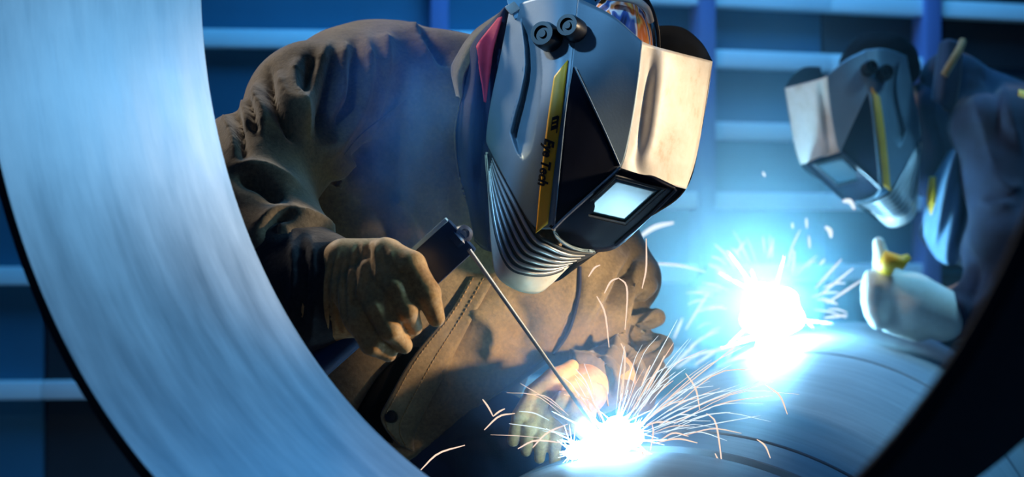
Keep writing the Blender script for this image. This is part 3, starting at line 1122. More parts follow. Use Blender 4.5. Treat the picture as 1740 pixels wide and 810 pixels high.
jk_r = [
    # shoulder and sleeve folds
    ([(622, 58), (620, 105), (612, 150), (592, 205), (562, 248), (545, 276)], 12, 0.012),
    ([(585, 70), (580, 110), (578, 150), (570, 190)], 11, 0.009),
    ([(556, 72), (545, 110), (530, 150), (515, 185), (505, 215)], 12, 0.009),
    ([(510, 98), (500, 140), (505, 185), (519, 238)], 11, 0.009),
    ([(475, 122), (480, 165), (500, 200), (518, 234)], 10, 0.008),
    ([(440, 140), (438, 170), (448, 200), (445, 235)], 10, 0.008),
    ([(408, 168), (420, 190), (425, 225)], 9, 0.006),
    ([(660, 58), (655, 110), (640, 160), (615, 220), (590, 265), (572, 305)], 13, 0.007),
    ([(603, 80), (600, 130), (588, 180), (565, 228)], 8, -0.010),
    ([(568, 85), (562, 130), (550, 175), (535, 230)], 8, -0.010),
    ([(532, 95), (522, 140), (512, 172)], 7, -0.008),
    ([(455, 120), (465, 170), (485, 212), (505, 242)], 7, -0.012),
    ([(425, 172), (432, 200), (436, 230)], 6, -0.008),
    ([(398, 185), (410, 225), (415, 270)], 7, -0.010),
    ([(378, 195), (395, 225), (404, 270)], 9, 0.008),
    ([(584, 262), (574, 285), (566, 310)], 8, 0.012),
    ([(625, 240), (600, 262), (580, 300)], 10, -0.010),
    ([(715, 38), (735, 72), (762, 112)], 9, -0.010),
    ([(700, 30), (715, 70), (735, 110)], 9, 0.007),
    ([(655, 55), (652, 90), (645, 130)], 9, 0.006),
    ([(400, 300), (440, 310), (480, 340)], 9, -0.012),
    ([(400, 280), (450, 285), (510, 320)], 9, 0.006),
    ([(440, 375), (480, 357), (530, 375), (590, 408)], 8, 0.007),
    ([(452, 400), (470, 370), (500, 365)], 7, -0.010),
    ([(492, 395), (495, 440), (490, 520)], 6, 0.008),
    ([(500, 395), (506, 440), (503, 520)], 6, -0.008),
    ([(520, 400), (528, 440), (520, 520)], 8, 0.009),
    ([(548, 390), (540, 430), (534, 520)], 6, -0.010),
    ([(690, 170), (640, 215), (590, 260)], 6, 0.004),
    # chest and front
    ([(985, 440), (983, 500), (965, 560), (938, 604)], 5, -0.006),
    ([(1075, 440), (1050, 500), (1010, 560)], 9, -0.008),
    ([(1070, 415), (1035, 480), (990, 560)], 9, 0.006),
    ([(1080, 455), (1062, 520), (1045, 590)], 8, 0.010),
    ([(1065, 455), (1045, 520)], 6, -0.010),
    ([(1100, 490), (1085, 530), (1070, 600)], 7, -0.014),
    ([(1120, 535), (1090, 570), (1075, 610)], 6, -0.012),
    ([(1132, 570), (1105, 605), (1080, 640)], 6, -0.012),
    ([(1128, 625), (1095, 635), (1060, 640)], 6, -0.012),
    ([(1010, 585), (1030, 620), (1040, 670)], 6, -0.010),
    ([(960, 592), (985, 610), (1000, 650)], 8, 0.008),
    ([(790, 520), (840, 560), (830, 620)], 16, 0.010),
    ([(740, 600), (760, 660), (720, 720)], 16, 0.008),
    ([(870, 500), (900, 545), (880, 590)], 14, -0.008),
    ([(660, 330), (700, 370), (720, 430)], 14, 0.008),
    ([(590, 330), (640, 370), (660, 420)], 14, -0.008),
]
V, Q = surface_net(jk, 0.0044, 0.014, hem)
jk_r = [(p, w * 1.25, h * 1.7) for (p, w, h) in jk_r]
jacket = np_mesh('jacket', V, Q, M['leather'], person, 2, jk_r, wavy(24, 0.006, 7))
tag(jacket, 'brown suede welding jacket')
bvh = BVHTree.FromPolygons([v.co[:] for v in jacket.data.vertices], [p.vertices[:] for p in jacket.data.polygons])


def drape(px, py, lift=0.0, default=2.15):
    o = Vector((0, 0, CAMZ)); d = (P(px, py, 1.0) - o)
    hit = bvh.ray_cast(o, d.normalized())
    p = hit[0] if hit[0] is not None else P(px, py, default)
    return p - d.normalized() * lift


def seam(name, pts, r, mat, parent, n=30, lift=0.001):
    q = catmull(pts, n)
    tube(name, [drape(p[0], p[1], lift) for p in q], r, mat, parent, 6)


seam('seam', [(985, 452), (983, 500), (967, 560), (940, 602)], 0.0030, M['navy'], jacket)
seam('seam', [(690, 170), (650, 200), (610, 232), (585, 262)], 0.0011, M['leather'], jacket)
# front placket with snap button
pl_l = catmull([(800, 470), (766, 530), (728, 574), (692, 620), (660, 680), (646, 706), (656, 730), (678, 754)], 30)
pl_r = catmull([(842, 470), (806, 535), (776, 590), (747, 650), (717, 705), (705, 735), (702, 752), (702, 766)], 30)
verts = []
for i in range(30):
    for j in range(8):
        q = pl_l[i] + (pl_r[i] - pl_l[i]) * j / 7
        verts.append(drape(q[0], q[1], 0.016 * min(1.0, 0.1 + i / 12.0) * (1 - j / 7) ** 0.7 + 0.001))
v2 = np.array([v[:] for v in verts]).reshape(30, 8, 3)
for _ in range(3):
    v2[1:-1] = 0.5 * v2[1:-1] + 0.25 * (v2[:-2] + v2[2:])
faces = [(r * 8 + c, (r + 1) * 8 + c, (r + 1) * 8 + c + 1, r * 8 + c + 1) for r in range(29) for c in range(7)]
plk = mesh('placket', v2.reshape(-1, 3).tolist(), faces, M['leather'], jacket)
md = plk.modifiers.new('thickness', 'SOLIDIFY'); md.thickness = 0.004; md.offset = 0
for off in (0.10, 0.42):
    for i in range(1, 29):
        a = v2[i, 0] + (v2[i, 7] - v2[i, 0]) * off
for off, nm in ((0.12, 'stitching'), (0.55, 'stitching')):
    vv, ff = [], []
    for i in range(0, 29):
        for h_ in (0.1, 0.6):
            j = off * 7
            c = int(j); u = j - c
            def pt(t):
                k = min(i, 28)
                a = v2[k, c] * (1 - u) + v2[k, c + 1] * u
                b_ = v2[k + 1, c] * (1 - u) + v2[k + 1, c + 1] * u
                q = a + (b_ - a) * t
                return Vector(q) + (Vector((0, 0, CAMZ)) - Vector(q)).normalized() * 0.0030
            tv, tf = tube_data([pt(h_), pt(h_ + 0.32)], 0.0009, 5)
            ff += [tuple(k + len(vv) for k in f) for f in tf]; vv += tv
    o = mesh(nm, vv, ff, M['tan'], plk)
    o['kind'] = 'stuff'
sp = drape(666, 708, 0.018)
nv_ = (Vector((0, 0, CAMZ)) - sp).normalized()
lathe('snap_button', sp - nv_ * 0.006, nv_ + Vector((-0.25, 0, 0.1)), [(0, 0.0085), (0.008, 0.0085), (0.0105, 0.007), (0.0115, 0.004), (0.0115, 0.0)], M['black'], plk, 24)

# dark sheet standing in for deep shade in the opening beside the placket
so_l = catmull([(700, 590), (655, 625), (622, 670), (606, 712), (640, 745)], 24)
so_r = catmull([(725, 590), (690, 628), (668, 672), (652, 712), (668, 752)], 24)
verts = [drape(*(so_l[i] + (so_r[i] - so_l[i]) * j / 5), 0.004) for i in range(24) for j in range(6)]
o = mesh('opening_shade', verts, [(r * 6 + c, (r + 1) * 6 + c, (r + 1) * 6 + c + 1, r * 6 + c + 1) for r in range(23) for c in range(5)], M['matte_black'], person)
md = o.modifiers.new('thickness', 'SOLIDIFY'); md.thickness = 0.003; md.offset = 0
tag(o, 'blackish sheet standing for shade in the open jacket front')
# collar, navy hood below the helmet, red trim
col = patch([
    [(850, 20, 2.11), (849, 22, 2.095), (850, 26, 2.085)],
    [(803, 54, 2.11), (806, 62, 2.075), (815, 68, 2.065)],
    [(775, 95, 2.10), (785, 100, 2.06), (800, 104, 2.055)],
    [(766, 120, 2.09), (776, 128, 2.055), (788, 130, 2.05)],
    [(775, 165, 2.08), (780, 166, 2.055), (785, 168, 2.052)]], 12, 30)
o = grid_mesh('collar', col, P, M['leather'], jacket, 0.006)
hood = patch([
    [(846, 24, 2.085), (862, 10, 2.070), (900, 10, 2.09), (930, 20, 2.13)],
    [(800, 78, 2.062), (830, 66, 2.045), (870, 66, 2.06), (910, 70, 2.12)],
    [(783, 163, 2.055), (810, 158, 2.030), (850, 160, 2.05), (900, 160, 2.11)],
    [(772, 225, 2.060), (800, 228, 2.030), (845, 232, 2.05), (890, 232, 2.11)],
    [(778, 292, 2.070), (805, 300, 2.035), (845, 305, 2.05), (880, 305, 2.10)],
    [(794, 350, 2.085), (815, 360, 2.045), (848, 365, 2.05), (880, 370, 2.09)],
    [(806, 410, 2.105), (825, 425, 2.070), (855, 430, 2.06), (880, 430, 2.08)]], 30, 50,
    lambda x, y: 0.006 * math.sin(x * 0.16 + y * 0.01) + 0.003 * math.sin(x * 0.05 - y * 0.06))
o = grid_mesh('neck_hood', hood, P, M['navy'], person, 0.004)
tag(o, 'dark navy cloth hood under the helmet')
hd = Drape(hood)
tube('piping', [P(q[0], q[1], hd(q[0], q[1], 0.003)) for q in catmull([(784, 163), (773, 225), (779, 292), (790, 335)], 30)], 0.0013, M['leather'], o, 6)
rl = catmull([(846, 30), (812, 73), (811, 88), (818, 130), (824, 172)], 30)
rr2 = catmull([(853, 28), (839, 78), (834, 112), (830, 146), (826, 174)], 30)
g = np.array([[[*(rl[i] + (rr2[i] - rl[i]) * j / 5), 0] for j in range(6)] for i in range(30)])
for i in range(30):
    for j in range(6):
        g[i, j, 2] = hd(g[i, j, 0], g[i, j, 1], 0.012)
o = grid_mesh('trim', g, P, M['red'], o, 0.002)
tag(o, 'red trim inside the collar')

helmet = make_helmet(person, P, True)
# head strap buckles and cap
bm = bmesh.new()
box_bm(bm, P(884, 12, 2.03), (0.012, 0.004, 0.004), (0, 0.004, 0), (-0.005, 0, 0.012), 0.002)
from_bm('strap_buckle', bm, M['holder_light'], helmet, True, 40)
bm = bmesh.new()
box_bm(bm, P(871, 14, 2.025), (0.006, 0.002, 0.004), (0, 0.004, 0), (-0.004, 0, 0.005), 0.002)
from_bm('strap_clip', bm, M['flap'], helmet, True, 40)
bm = bmesh.new()
bmesh.ops.create_uvsphere(bm, u_segments=40, v_segments=24, radius=1.0)
cc = P(1052, 84, 2.10)
for v in bm.verts:
    v.co = cc + Vector((v.co.x * 0.045, v.co.y * 0.075, v.co.z * 0.075))
cap = from_bm('cap', bm, M['flame'], person)
tag(cap, 'cap with an orange, white and blue flame print')
arc_pts = []
for k in range(24):
    a = math.radians(-20 + 150 * k / 23)
    arc_pts.append(cc + Vector((math.cos(a) * 0.0475, -0.012 - 0.02 * math.sin(a), math.sin(a) * 0.077)))
vv, ff = [], []
for k, p in enumerate(arc_pts):
    a = math.radians(-20 + 150 * k / 23)
    out = Vector((math.cos(a), 0, math.sin(a)))
    for (s, l) in ((-0.016, 0), (-0.016, 0.003), (0.016, 0.003), (0.016, 0)):
        vv.append(p + Vector((0, s, 0)) + out * l)
for k in range(23):
    for j in range(4):
        ff.append((k * 4 + j, k * 4 + (j + 1) % 4, k * 4 + 4 + (j + 1) % 4, k * 4 + 4 + j))
o = mesh('head_strap', vv, ff, M['black'], helmet)
o = tube('head_strap', [P(*q) for q in catmull([(1030, -6, 2.03), (1075, 0, 2.02), (1098, 14, 2.025), (1106, 36, 2.04)], 20)], 0.0045, M['flap'], helmet, 8)

# dark cuff of the nearer sleeve
V, Q = surface_net([RC((492, 470, 1.888, 0.070), (534, 494, 1.862, 0.070))], 0.004, 0.01)
o = np_mesh('cuff', V, Q, M['dark_cuff'], jacket, 1, [([(495, 400), (500, 470), (492, 560)], 6, 0.006), ([(512, 400), (518, 470), (510, 560)], 6, -0.006), ([(530, 405), (534, 470), (528, 580)], 6, 0.007)])
tag(o, 'blackish cuff of the sleeve')
# gloves
gl = [
    RC((548, 500, 1.858, 0.064), (605, 488, 1.842, 0.052)),
    RC((605, 488, 1.842, 0.050), (645, 462, 1.826, 0.036)),
    RC((598, 525, 1.838, 0.036), (630, 535, 1.826, 0.026)),
    RC((585, 445, 1.820, 0.026), (660, 440, 1.812, 0.022)),
]
fing = [
    [(655, 434, 1.798, 0.0190), (698, 452, 1.778, 0.0165), (726, 498, 1.772, 0.0140), (741, 540, 1.786, 0.0100)],
    [(640, 456, 1.792, 0.0165), (672, 490, 1.772, 0.0140), (691, 525, 1.768, 0.0128), (703, 556, 1.790, 0.0100)],
    [(612, 474, 1.792, 0.0165), (642, 522, 1.770, 0.0138), (662, 560, 1.766, 0.0125), (687, 586, 1.786, 0.0098)],
    [(586, 492, 1.798, 0.0165), (606, 545, 1.776, 0.0132), (630, 584, 1.772, 0.0118), (660, 600, 1.788, 0.0092)],
    [(640, 445, 1.845, 0.0200), (690, 462, 1.880, 0.0170), (716, 505, 1.886, 0.0140)],
]
for f_ in fing:
    gl += chain(*[(x, y, d_, r) for (x, y, d_, r) in f_])
V, Q = surface_net(gl, 0.0021, 0.0045)
gr = []
for k, x in enumerate((556, 562, 568, 575, 582, 590)):           # fine pleats of the cuff
    gr.append(([(x + 4, 432), (x - 4, 490), (x + 2, 565)], 3.2, 0.0022 if k % 2 == 0 else -0.0022))
gr += [([(600, 418), (594, 470), (590, 540)], 4, 0.0026), ([(608, 416), (602, 465), (600, 525)], 4, -0.0026), ([(618, 414), (614, 460), (606, 510)], 4, 0.0028),
       ([(628, 414), (626, 455), (622, 490)], 4, -0.0028), ([(638, 416), (640, 450), (640, 480)], 4, 0.0028), ([(650, 420), (652, 445), (660, 470)], 4, -0.0024),
       ([(662, 424), (670, 445), (682, 462)], 4, 0.0024), ([(672, 480), (684, 500)], 4, 0.0024), ([(636, 515), (648, 535)], 4, 0.0024), ([(604, 535), (612, 562)], 4, 0.0024)]
glove = np_mesh('glove', V, Q, M['glove'], person, 1, gr, wavy(60, 0.0012, 5))
tag(glove, 'creased tan leather glove round the electrode holder')
gl2 = [RC((1035, 640, 2.14, 0.034), (990, 660, 2.095, 0.033)), RC((990, 660, 2.095, 0.033), (955, 682, 2.065, 0.031)), RC((955, 682, 2.065, 0.030), (930, 702, 2.05, 0.024)), RC((985, 702, 2.06, 0.022), (940, 716, 2.045, 0.022))]
for (x0, y0, x1, y1, x2, y2, x3, y3) in ((972, 622, 905, 668, 882, 706, 872, 748), (980, 645, 914, 688, 900, 726, 894, 766), (986, 668, 930, 704, 920, 742, 917, 778), (994, 692, 950, 716, 944, 750, 942, 784)):
    gl2 += chain((x0, y0, 2.060, 0.0090), ((x0 + x1) / 2, (y0 + y1) / 2 - 4, 2.030, 0.0105), (x1, y1, 2.024, 0.0110), (x2, y2, 2.008, 0.0092), (x3, y3, 2.016, 0.0072))
gl2 += chain((960, 690, 2.01, 0.018), (985, 720, 1.985, 0.015), (1000, 738, 1.985, 0.012))
V, Q = surface_net(gl2, 0.0023, 0.003)
o = np_mesh('glove', V, Q, M['glove'], person, 1, [([(900, 690), (890, 730)], 4, 0.002), ([(960, 650), (940, 690)], 5, 0.003), ([(975, 660), (955, 700)], 5, -0.003)], wavy(90, 0.0018, 6))
tag(o, 'pale lit leather glove beside the near arc')

# electrode holder and rod (held, so things of their own)
hA_, hB_ = P(532, 628, 1.850), P(786, 398, 1.826)
ax = (hB_ - hA_).normalized(); vw = Vector((0, -1, 0)); pr_ = ax.cross(vw).normalized()
if pr_.z < 0: pr_ = -pr_
nn = pr_.cross(ax).normalized()
if nn.y > 0: nn = -nn
ctr = (hA_ + hB_) / 2; hl = (hB_ - hA_).length / 2
eh = bpy.data.objects.new('electrode_holder', None); C.objects.link(eh); eh.location = hA_
tag(eh, 'dark blue electrode holder gripped in the tan glove', 'electrode holder')
def loc(v): return Vector(v) - hA_
bm = bmesh.new(); box_bm(bm, loc(ctr + ax * hl * 0.60), ax * hl * 0.40, pr_ * 0.023, nn * 0.009, 0.003)
from_bm('body', bm, M['holder'], eh, True, 40)
v, f = tube_data([loc(hA_ - ax * 0.02), loc(hA_ + ax * hl * 0.5), loc(ctr + ax * hl * 0.25)], [0.016, 0.0165, 0.014], 16)
mesh('handle', v, f, M['holder'], eh, True, 40)
tp = loc(ctr + pr_ * 0.024)
bm = bmesh.new(); box_bm(bm, tp + ax * hl * 0.72 + nn * 0.004, ax * hl * 0.27, pr_ * 0.0024, nn * 0.0065, 0.0006)
from_bm('top_highlight', bm, M['holder_light'], eh, True, 40)  # pale strip standing for the highlight along the holder's top edge
bm = bmesh.new(); box_bm(bm, tp + ax * hl * 0.42 - pr_ * 0.003 , ax * hl * 0.055, pr_ * 0.004, nn * 0.0095, 0.001)
from_bm('clip', bm, M['holder_light'], eh, True, 40)
jc = loc(hB_)
jv = (Vector((0.35, -1, 0.1))).normalized()
lathe('jaw', jc - jv * 0.010, jv, [(0, 0.0105), (0.014, 0.0105), (0.018, 0.0095), (0.019, 0.0055), (0.012, 0.0045), (0.012, 0.0)], M['chrome'], eh, 24)
lathe('jaw_collar', jc - ax * 0.012, ax, [(0, 0.0135), (0.008, 0.0135), (0.010, 0.011)], M['holder'], eh, 20)
v, f = tube_data([P(797, 424, 1.812), P(1022, 742, 1.925)], [0.0026, 0.0022], 10)
rod = mesh('welding_rod', v, f, M['rod'], None, True, 40)
tag(rod, 'thin straight welding rod running from the holder to the near arc', 'welding rod')

# ---- farther welder
fx = lambda px, py, d: P(1481 - 0.6 * (px - 965), 150 + 0.6 * (py - 105), d + 1.33)
h2 = [(*floor_px(1860, 0, 3.45, 0.80), 0.12), (*floor_px(1990, 0, 3.40, 0.80), 0.12)]
k2 = [(*floor_px(1880, 0, 3.42, 0.46), 0.075), (*floor_px(2020, 0, 3.38, 0.46), 0.075)]
a2 = [(*floor_px(1890, 0, 3.55, 0.10), 0.05), (*floor_px(2030, 0, 3.50, 0.10), 0.05)]
t2 = [(*floor_px(1810, 0, 3.52, 0.035), 0.033), (*floor_px(1950, 0, 3.46, 0.035), 0.033)]
b2 = [RC((1885, 640, 3.42, 0.13), (1760, 400, 3.42, 0.12)), RC((1760, 400, 3.42, 0.12), (1690, 220, 3.42, 0.09))]
b2 += chain((1670, 210, 3.42, 0.06), (1590, 190, 3.42, 0.05), (1520, 190, 3.43, 0.055)) + [ell(P(1480, 195, 3.43), (0.08, 0.085, 0.105))]
b2 += chain((1700, 260, 3.30, 0.06), (1700, 480, 3.24, 0.042), (1600, 520, 3.22, 0.028), (1530, 500, 3.22, 0.026))
b2 += chain((1720, 260, 3.56, 0.06), (1690, 420, 3.60, 0.042), (1600, 400, 3.55, 0.028))
for i in range(2): b2 += chain(h2[i], k2[i], a2[i], t2[i])
V, Q = surface_net(b2, 0.016, 0.03)
person2 = np_mesh('person', V, Q, M['skin'], None, 2)
tag(person2, 'welder in blue work clothes leaning over the far arc at the right', 'person')
j2 = [RC((1690, 250, 3.42, 0.13), (1790, 400, 3.44, 0.165)), RC((1790, 400, 3.44, 0.165), (1885, 640, 3.42, 0.165)),
      RC((1640, 170, 3.42, 0.085), (1700, 210, 3.40, 0.10)), RC((1620, 140, 3.40, 0.062), (1650, 200, 3.40, 0.08)),
      RC((1705, 235, 3.30, 0.095), (1712, 420, 3.24, 0.080)), RC((1712, 420, 3.24, 0.080), (1690, 510, 3.22, 0.072)),
      RC((1690, 510, 3.22, 0.070), (1612, 535, 3.21, 0.050)), RC((1625, 340, 3.42, 0.045), (1640, 250, 3.42, 0.05)),
      RC((1720, 250, 3.55, 0.09), (1690, 420, 3.60, 0.065)), RC((1690, 420, 3.60, 0.065), (1600, 400, 3.55, 0.045))]
V, Q = surface_net(j2, 0.008, 0.03)
jr2 = [([(1650, 120), (1640, 180), (1625, 260)], 8, 0.012), ([(1670, 110), (1690, 160), (1700, 230)], 10, -0.012), ([(1700, 130), (1715, 190), (1740, 260)], 9, 0.010),
       ([(1660, 160), (1670, 220), (1690, 280)], 9, 0.010), ([(1690, 300), (1720, 320), (1740, 310)], 8, 0.010), ([(1660, 340), (1690, 350), (1725, 345)], 8, 0.012),
       ([(1640, 420), (1660, 470), (1650, 520)], 8, -0.012), ([(1620, 500), (1640, 530), (1640, 570)], 6, 0.010)]
jacket2 = np_mesh('jacket', V, Q, M['blue_jacket'], person2, 2, jr2, wavy(22, 0.014, 9))
V, Q = surface_net([RC((1890, 650, 3.42, 0.16), (h2[0][0], h2[0][1], h2[0][2], 0.14)), RC((1890, 650, 3.42, 0.16), (h2[1][0], h2[1][1], h2[1][2], 0.14))] +
                   [RC((*h2[i][:3], 0.14), (*k2[i][:3], 0.095)) for i in (0, 1)] + [RC((*k2[i][:3], 0.095), (*a2[i][:3], 0.075)) for i in (0, 1)], 0.012, 0.03)
np_mesh('trousers', V, Q, M['denim'], person2, 2)
for a, t in zip(a2, t2):
    V, Q = surface_net([RC((a[0], a[1], a[2], 0.058), (a[0], a[1] - 60, a[2], 0.06)), RC((*floor_px(a[0], 0, a[2], 0.045), 0.045), (*floor_px(t[0], 0, t[2], 0.045), 0.045))], 0.01, 0.02)
    np_mesh('boot', V, Q, M['boot'], person2, 1)
make_helmet(person2, fx, False)
V, Q = surface_net([RC((1650, 200, 3.42, 0.075), (1585, 190, 3.42, 0.062)), RC((1585, 190, 3.42, 0.062), (1575, 290, 3.42, 0.055))], 0.008)
o = np_mesh('neck_hood', V, Q, M['navy'], person2, 1)
# hair, collar, bib, bits
V, Q = surface_net([ell(P(1495, 110, 3.44), (0.085, 0.08, 0.07))], 0.008)
o = np_mesh('cap', V, Q, M['matte_black'], person2, 1, None, wavy(60, 0.006, 2))
c2 = patch([[(1596, 72, 3.36), (1612, 66, 3.33), (1636, 72, 3.35)], [(1588, 120, 3.34), (1606, 120, 3.30), (1634, 128, 3.32)], [(1582, 170, 3.34), (1600, 180, 3.31), (1622, 196, 3.33)]], 14, 20)
grid_mesh('collar', c2, P, M['blue_jacket'], jacket2, 0.008)
tube('piping', [P(*q) for q in catmull([(1636, 70, 3.345), (1630, 84, 3.32), (1618, 104, 3.30), (1604, 128, 3.295)], 16)], 0.008, M['tan'], jacket2, 8)
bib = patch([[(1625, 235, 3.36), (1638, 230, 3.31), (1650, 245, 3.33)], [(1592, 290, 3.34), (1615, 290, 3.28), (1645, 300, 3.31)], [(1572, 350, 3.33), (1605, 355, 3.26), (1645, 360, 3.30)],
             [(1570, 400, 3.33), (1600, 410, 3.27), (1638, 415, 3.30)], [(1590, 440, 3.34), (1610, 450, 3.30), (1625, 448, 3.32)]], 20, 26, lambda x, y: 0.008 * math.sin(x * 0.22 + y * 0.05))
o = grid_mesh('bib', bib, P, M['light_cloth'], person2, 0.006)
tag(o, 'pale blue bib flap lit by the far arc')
for (a, b_, c) in (((1583, 300), (1581, 340), (1588, 374)),):
    y2 = patch([[(a[0] - 4, a[1], 3.315), (a[0] + 6, a[1], 3.305)], [(b_[0] - 6, b_[1], 3.305), (b_[0] + 8, b_[1], 3.295)], [(c[0] - 4, c[1], 3.305), (c[0] + 4, c[1], 3.30)]], 6, 16)
    o = grid_mesh('strap', y2, P, M['yellow'], person2, 0.004)
    tag(o, 'yellow strap end hanging below the helmet')
pt_ = patch([[(1732, 152, 3.25), (1750, 156, 3.25)], [(1730, 180, 3.235), (1752, 185, 3.235)], [(1734, 208, 3.23), (1752, 212, 3.23)]], 8, 10)
o = grid_mesh('shoulder_patch', pt_, P, M['yellow'], jacket2, 0.004)
gl3 = [RC((1600, 535, 3.20, 0.052), (1545, 512, 3.18, 0.058)), RC((1545, 512, 3.18, 0.056), (1500, 490, 3.17, 0.042)), RC((1500, 480, 3.16, 0.03), (1496, 520, 3.16, 0.032)), RC((1560, 555, 3.19, 0.03), (1515, 540, 3.17, 0.03))]
gl3 += chain((1520, 480, 3.17, 0.020), (1500, 445, 3.165, 0.017), (1493, 412, 3.165, 0.012))
gl3 += chain((1498, 500, 3.15, 0.019), (1482, 490, 3.14, 0.016), (1478, 470, 3.15, 0.013))
gl3 += chain((1498, 515, 3.15, 0.019), (1480, 510, 3.14, 0.016), (1474, 490, 3.15, 0.013))
gl3 += chain((1502, 530, 3.15, 0.019), (1484, 530, 3.14, 0.016), (1476, 512, 3.15, 0.013))
gl3 += chain((1508, 545, 3.15, 0.018), (1492, 545, 3.14, 0.015), (1484, 530, 3.15, 0.012))
V, Q = surface_net(gl3, 0.005, 0.008)
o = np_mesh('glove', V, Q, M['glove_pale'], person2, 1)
tag(o, 'pale glove glowing white in the arc light')
# yellow holder in the hand
bm = bmesh.new()
a_, b_ = P(1500, 440, 3.13), P(1540, 438, 3.13)
v, f = tube_data([P(1502, 462, 3.13), P(1512, 440, 3.12), P(1532, 446, 3.12), P(1545, 435, 3.12)], [0.016, 0.020, 0.014, 0.006], 12)
o = mesh('electrode_holder', v, f, M['yellow'], None)
tag(o, 'yellow electrode holder in the glowing white glove', 'electrode holder')


# ------------------------------------------------------------------ arcs, sparks and welding smoke
rng = random.Random(11)


def burst(name, c, lobes, n_spikes, mat, label, sw=0.075):
    """white hot core made of several fused lobes, with short flares"""
    pr = [ell((x, y, z), (r, r, r * 0.85)) for (x, y, z, r) in lobes]
    h = min(l[3] for l in lobes) / 3.0
    V, Q = surface_net(pr, h, h * 1.5, None, 0.02)
    bm = bmesh.new()
    bv = [bm.verts.new(v) for v in V]
    for q in Q:
        try: bm.faces.new([bv[i] for i in q])
        except ValueError: pass
    for k in range(n_spikes):
        x, y, z, r = lobes[k % len(lobes)]
        d = Vector((rng.gauss(0, 1), rng.gauss(-0.2, 0.8), rng.gauss(0.1, 0.6))).normalized()
        ln = r * rng.choice([rng.uniform(1.3, 2.2), rng.uniform(1.6, 3.6)])
        s = d.orthogonal().normalized(); t = d.cross(s)
        o_ = Vector((x, y, z))
        b_ = [bm.verts.new(o_ + d * r * 0.6 + (s * math.cos(a) + t * math.sin(a)) * r * sw) for a in (0, 2.09, 4.19)]
        e = bm.verts.new(o_ + d * ln)
        for i in range(3):
            bm.faces.new((b_[i], b_[(i + 1) % 3], e))
    me = bpy.data.meshes.new(name); bm.to_mesh(me); bm.free()
    o = link(name, me, mat, None, False)
    o.location = c
    tag(o, label, 'welding arc')
    return o


ARC1 = P(1040, 750, 1.925); ARC2 = P(1308, 525, 3.22)
burst('welding_arc', ARC1, [(0, 0, 0, 0.023), (-0.026, -0.005, -0.008, 0.016), (-0.046, -0.008, -0.012, 0.010), (0.022, 0, 0.006, 0.016), (0.006, 0, 0.018, 0.015)], 150, M['arc'],
      'blinding white welding arc at the tip of the rod in front')
burst('welding_arc', ARC2, [(0, 0, 0, 0.046), (0.036, 0, -0.018, 0.032), (-0.028, 0, -0.020, 0.030), (0.0, 0, -0.048, 0.030), (-0.02, 0, 0.028, 0.028), (0.03, 0, 0.02, 0.025)], 30, M['arc_far'],
      'blinding white welding arc in front of the farther welder', 0.028)


def spark(pts, r, mat, group, label):
    q = pts[len(pts) // 2]
    x = 870 + F * q.x / q.y; y = 405 - F * (q.z - CAMZ) / q.y
    if group == G1:
        if x < 800: label = 'short curved spark in front of the pipe ring, left of all others'
        elif x < 1000: label = 'thin spark thrown to the left of the near arc'
        elif x < 1130 and y < 520: label = 'thin spark high up in front of the tan jacket sleeve'
        elif x < 1100: label = 'thin spark shooting up over the near arc'
        elif y < 700: label = 'thin spark flying right from the near arc, high over the pipe'
        else: label = 'thin spark flying right from the near arc, low over the pipe joints'
    else:
        if y < 430 and x < 1200: label = 'thick white spark streak beside the jacket sleeve'
        elif y < 430: label = 'small blurred white spark floating above the far arc'
        elif x < 1240: label = 'blurred white spark flying left from the far arc'
        elif x < 1370: label = 'blurred white spark close around the far arc'
        else: label = 'blurred white spark flying right from the far arc to the glove'
    n = len(pts)
    rad = [r * (0.35 + 0.65 * math.sin(math.pi * min(1.0, (i + 0.6) / n))) for i in range(n)]
    v, f = tube_data(pts, rad, 5)
    o = mesh('spark', v, f, mat, None)
    tag(o, label, 'spark', group)
    return o


L1 = 'thin glowing spark thrown off by the near arc'; G1 = 'sparks of the near arc'
L2 = 'blurred white spark thrown off by the far arc'; G2 = 'sparks of the far arc'
near = [
    [(820, 678), (829, 690), (838, 707)], [(838, 707), (848, 699), (858, 694)], [(823, 730), (848, 707), (875, 702)], [(715, 798), (745, 770), (790, 756)],
    [(1027, 498), (1038, 478), (1052, 472)], [(1052, 473), (1063, 482), (1066, 505), (1062, 560)], [(1014, 503), (1028, 532), (1035, 590)], [(1055, 583), (1062, 605), (1057, 680)],
    [(1129, 604), (1112, 640), (1097, 668)], [(1105, 620), (1098, 635), (1090, 655)], [(1015, 650), (1028, 660), (1034, 690)], [(985, 672), (1005, 682), (1028, 720)],
    [(958, 670), (985, 676), (1005, 700)], [(1165, 634), (1182, 660), (1189, 696)], [(1300, 653), (1325, 672), (1338, 704)], [(1200, 702), (1215, 715), (1222, 750), (1228, 800)],
    [(1215, 770), (1222, 785), (1228, 803)], [(1286, 746), (1300, 757), (1309, 778)], [(1089, 731), (1110, 718), (1145, 716)], [(1110, 753), (1150, 745), (1185, 752)],
    [(1124, 746), (1145, 735), (1170, 741)], [(1105, 765), (1110, 735), (1108, 720)], [(1098, 405), (1098, 455), (1091, 490)], [(1088, 760), (1095, 775), (1100, 765)],
    [(880, 762), (910, 748), (955, 752)], [(905, 760), (930, 735), (965, 720)], [(1000, 470), (1010, 455), (1020, 450)],
]
for q in near:
    c = catmull([(*p, 1.90) for p in q], 8)
    spark([P(*p) for p in c], 0.0011, M['spark'], G1, L1)
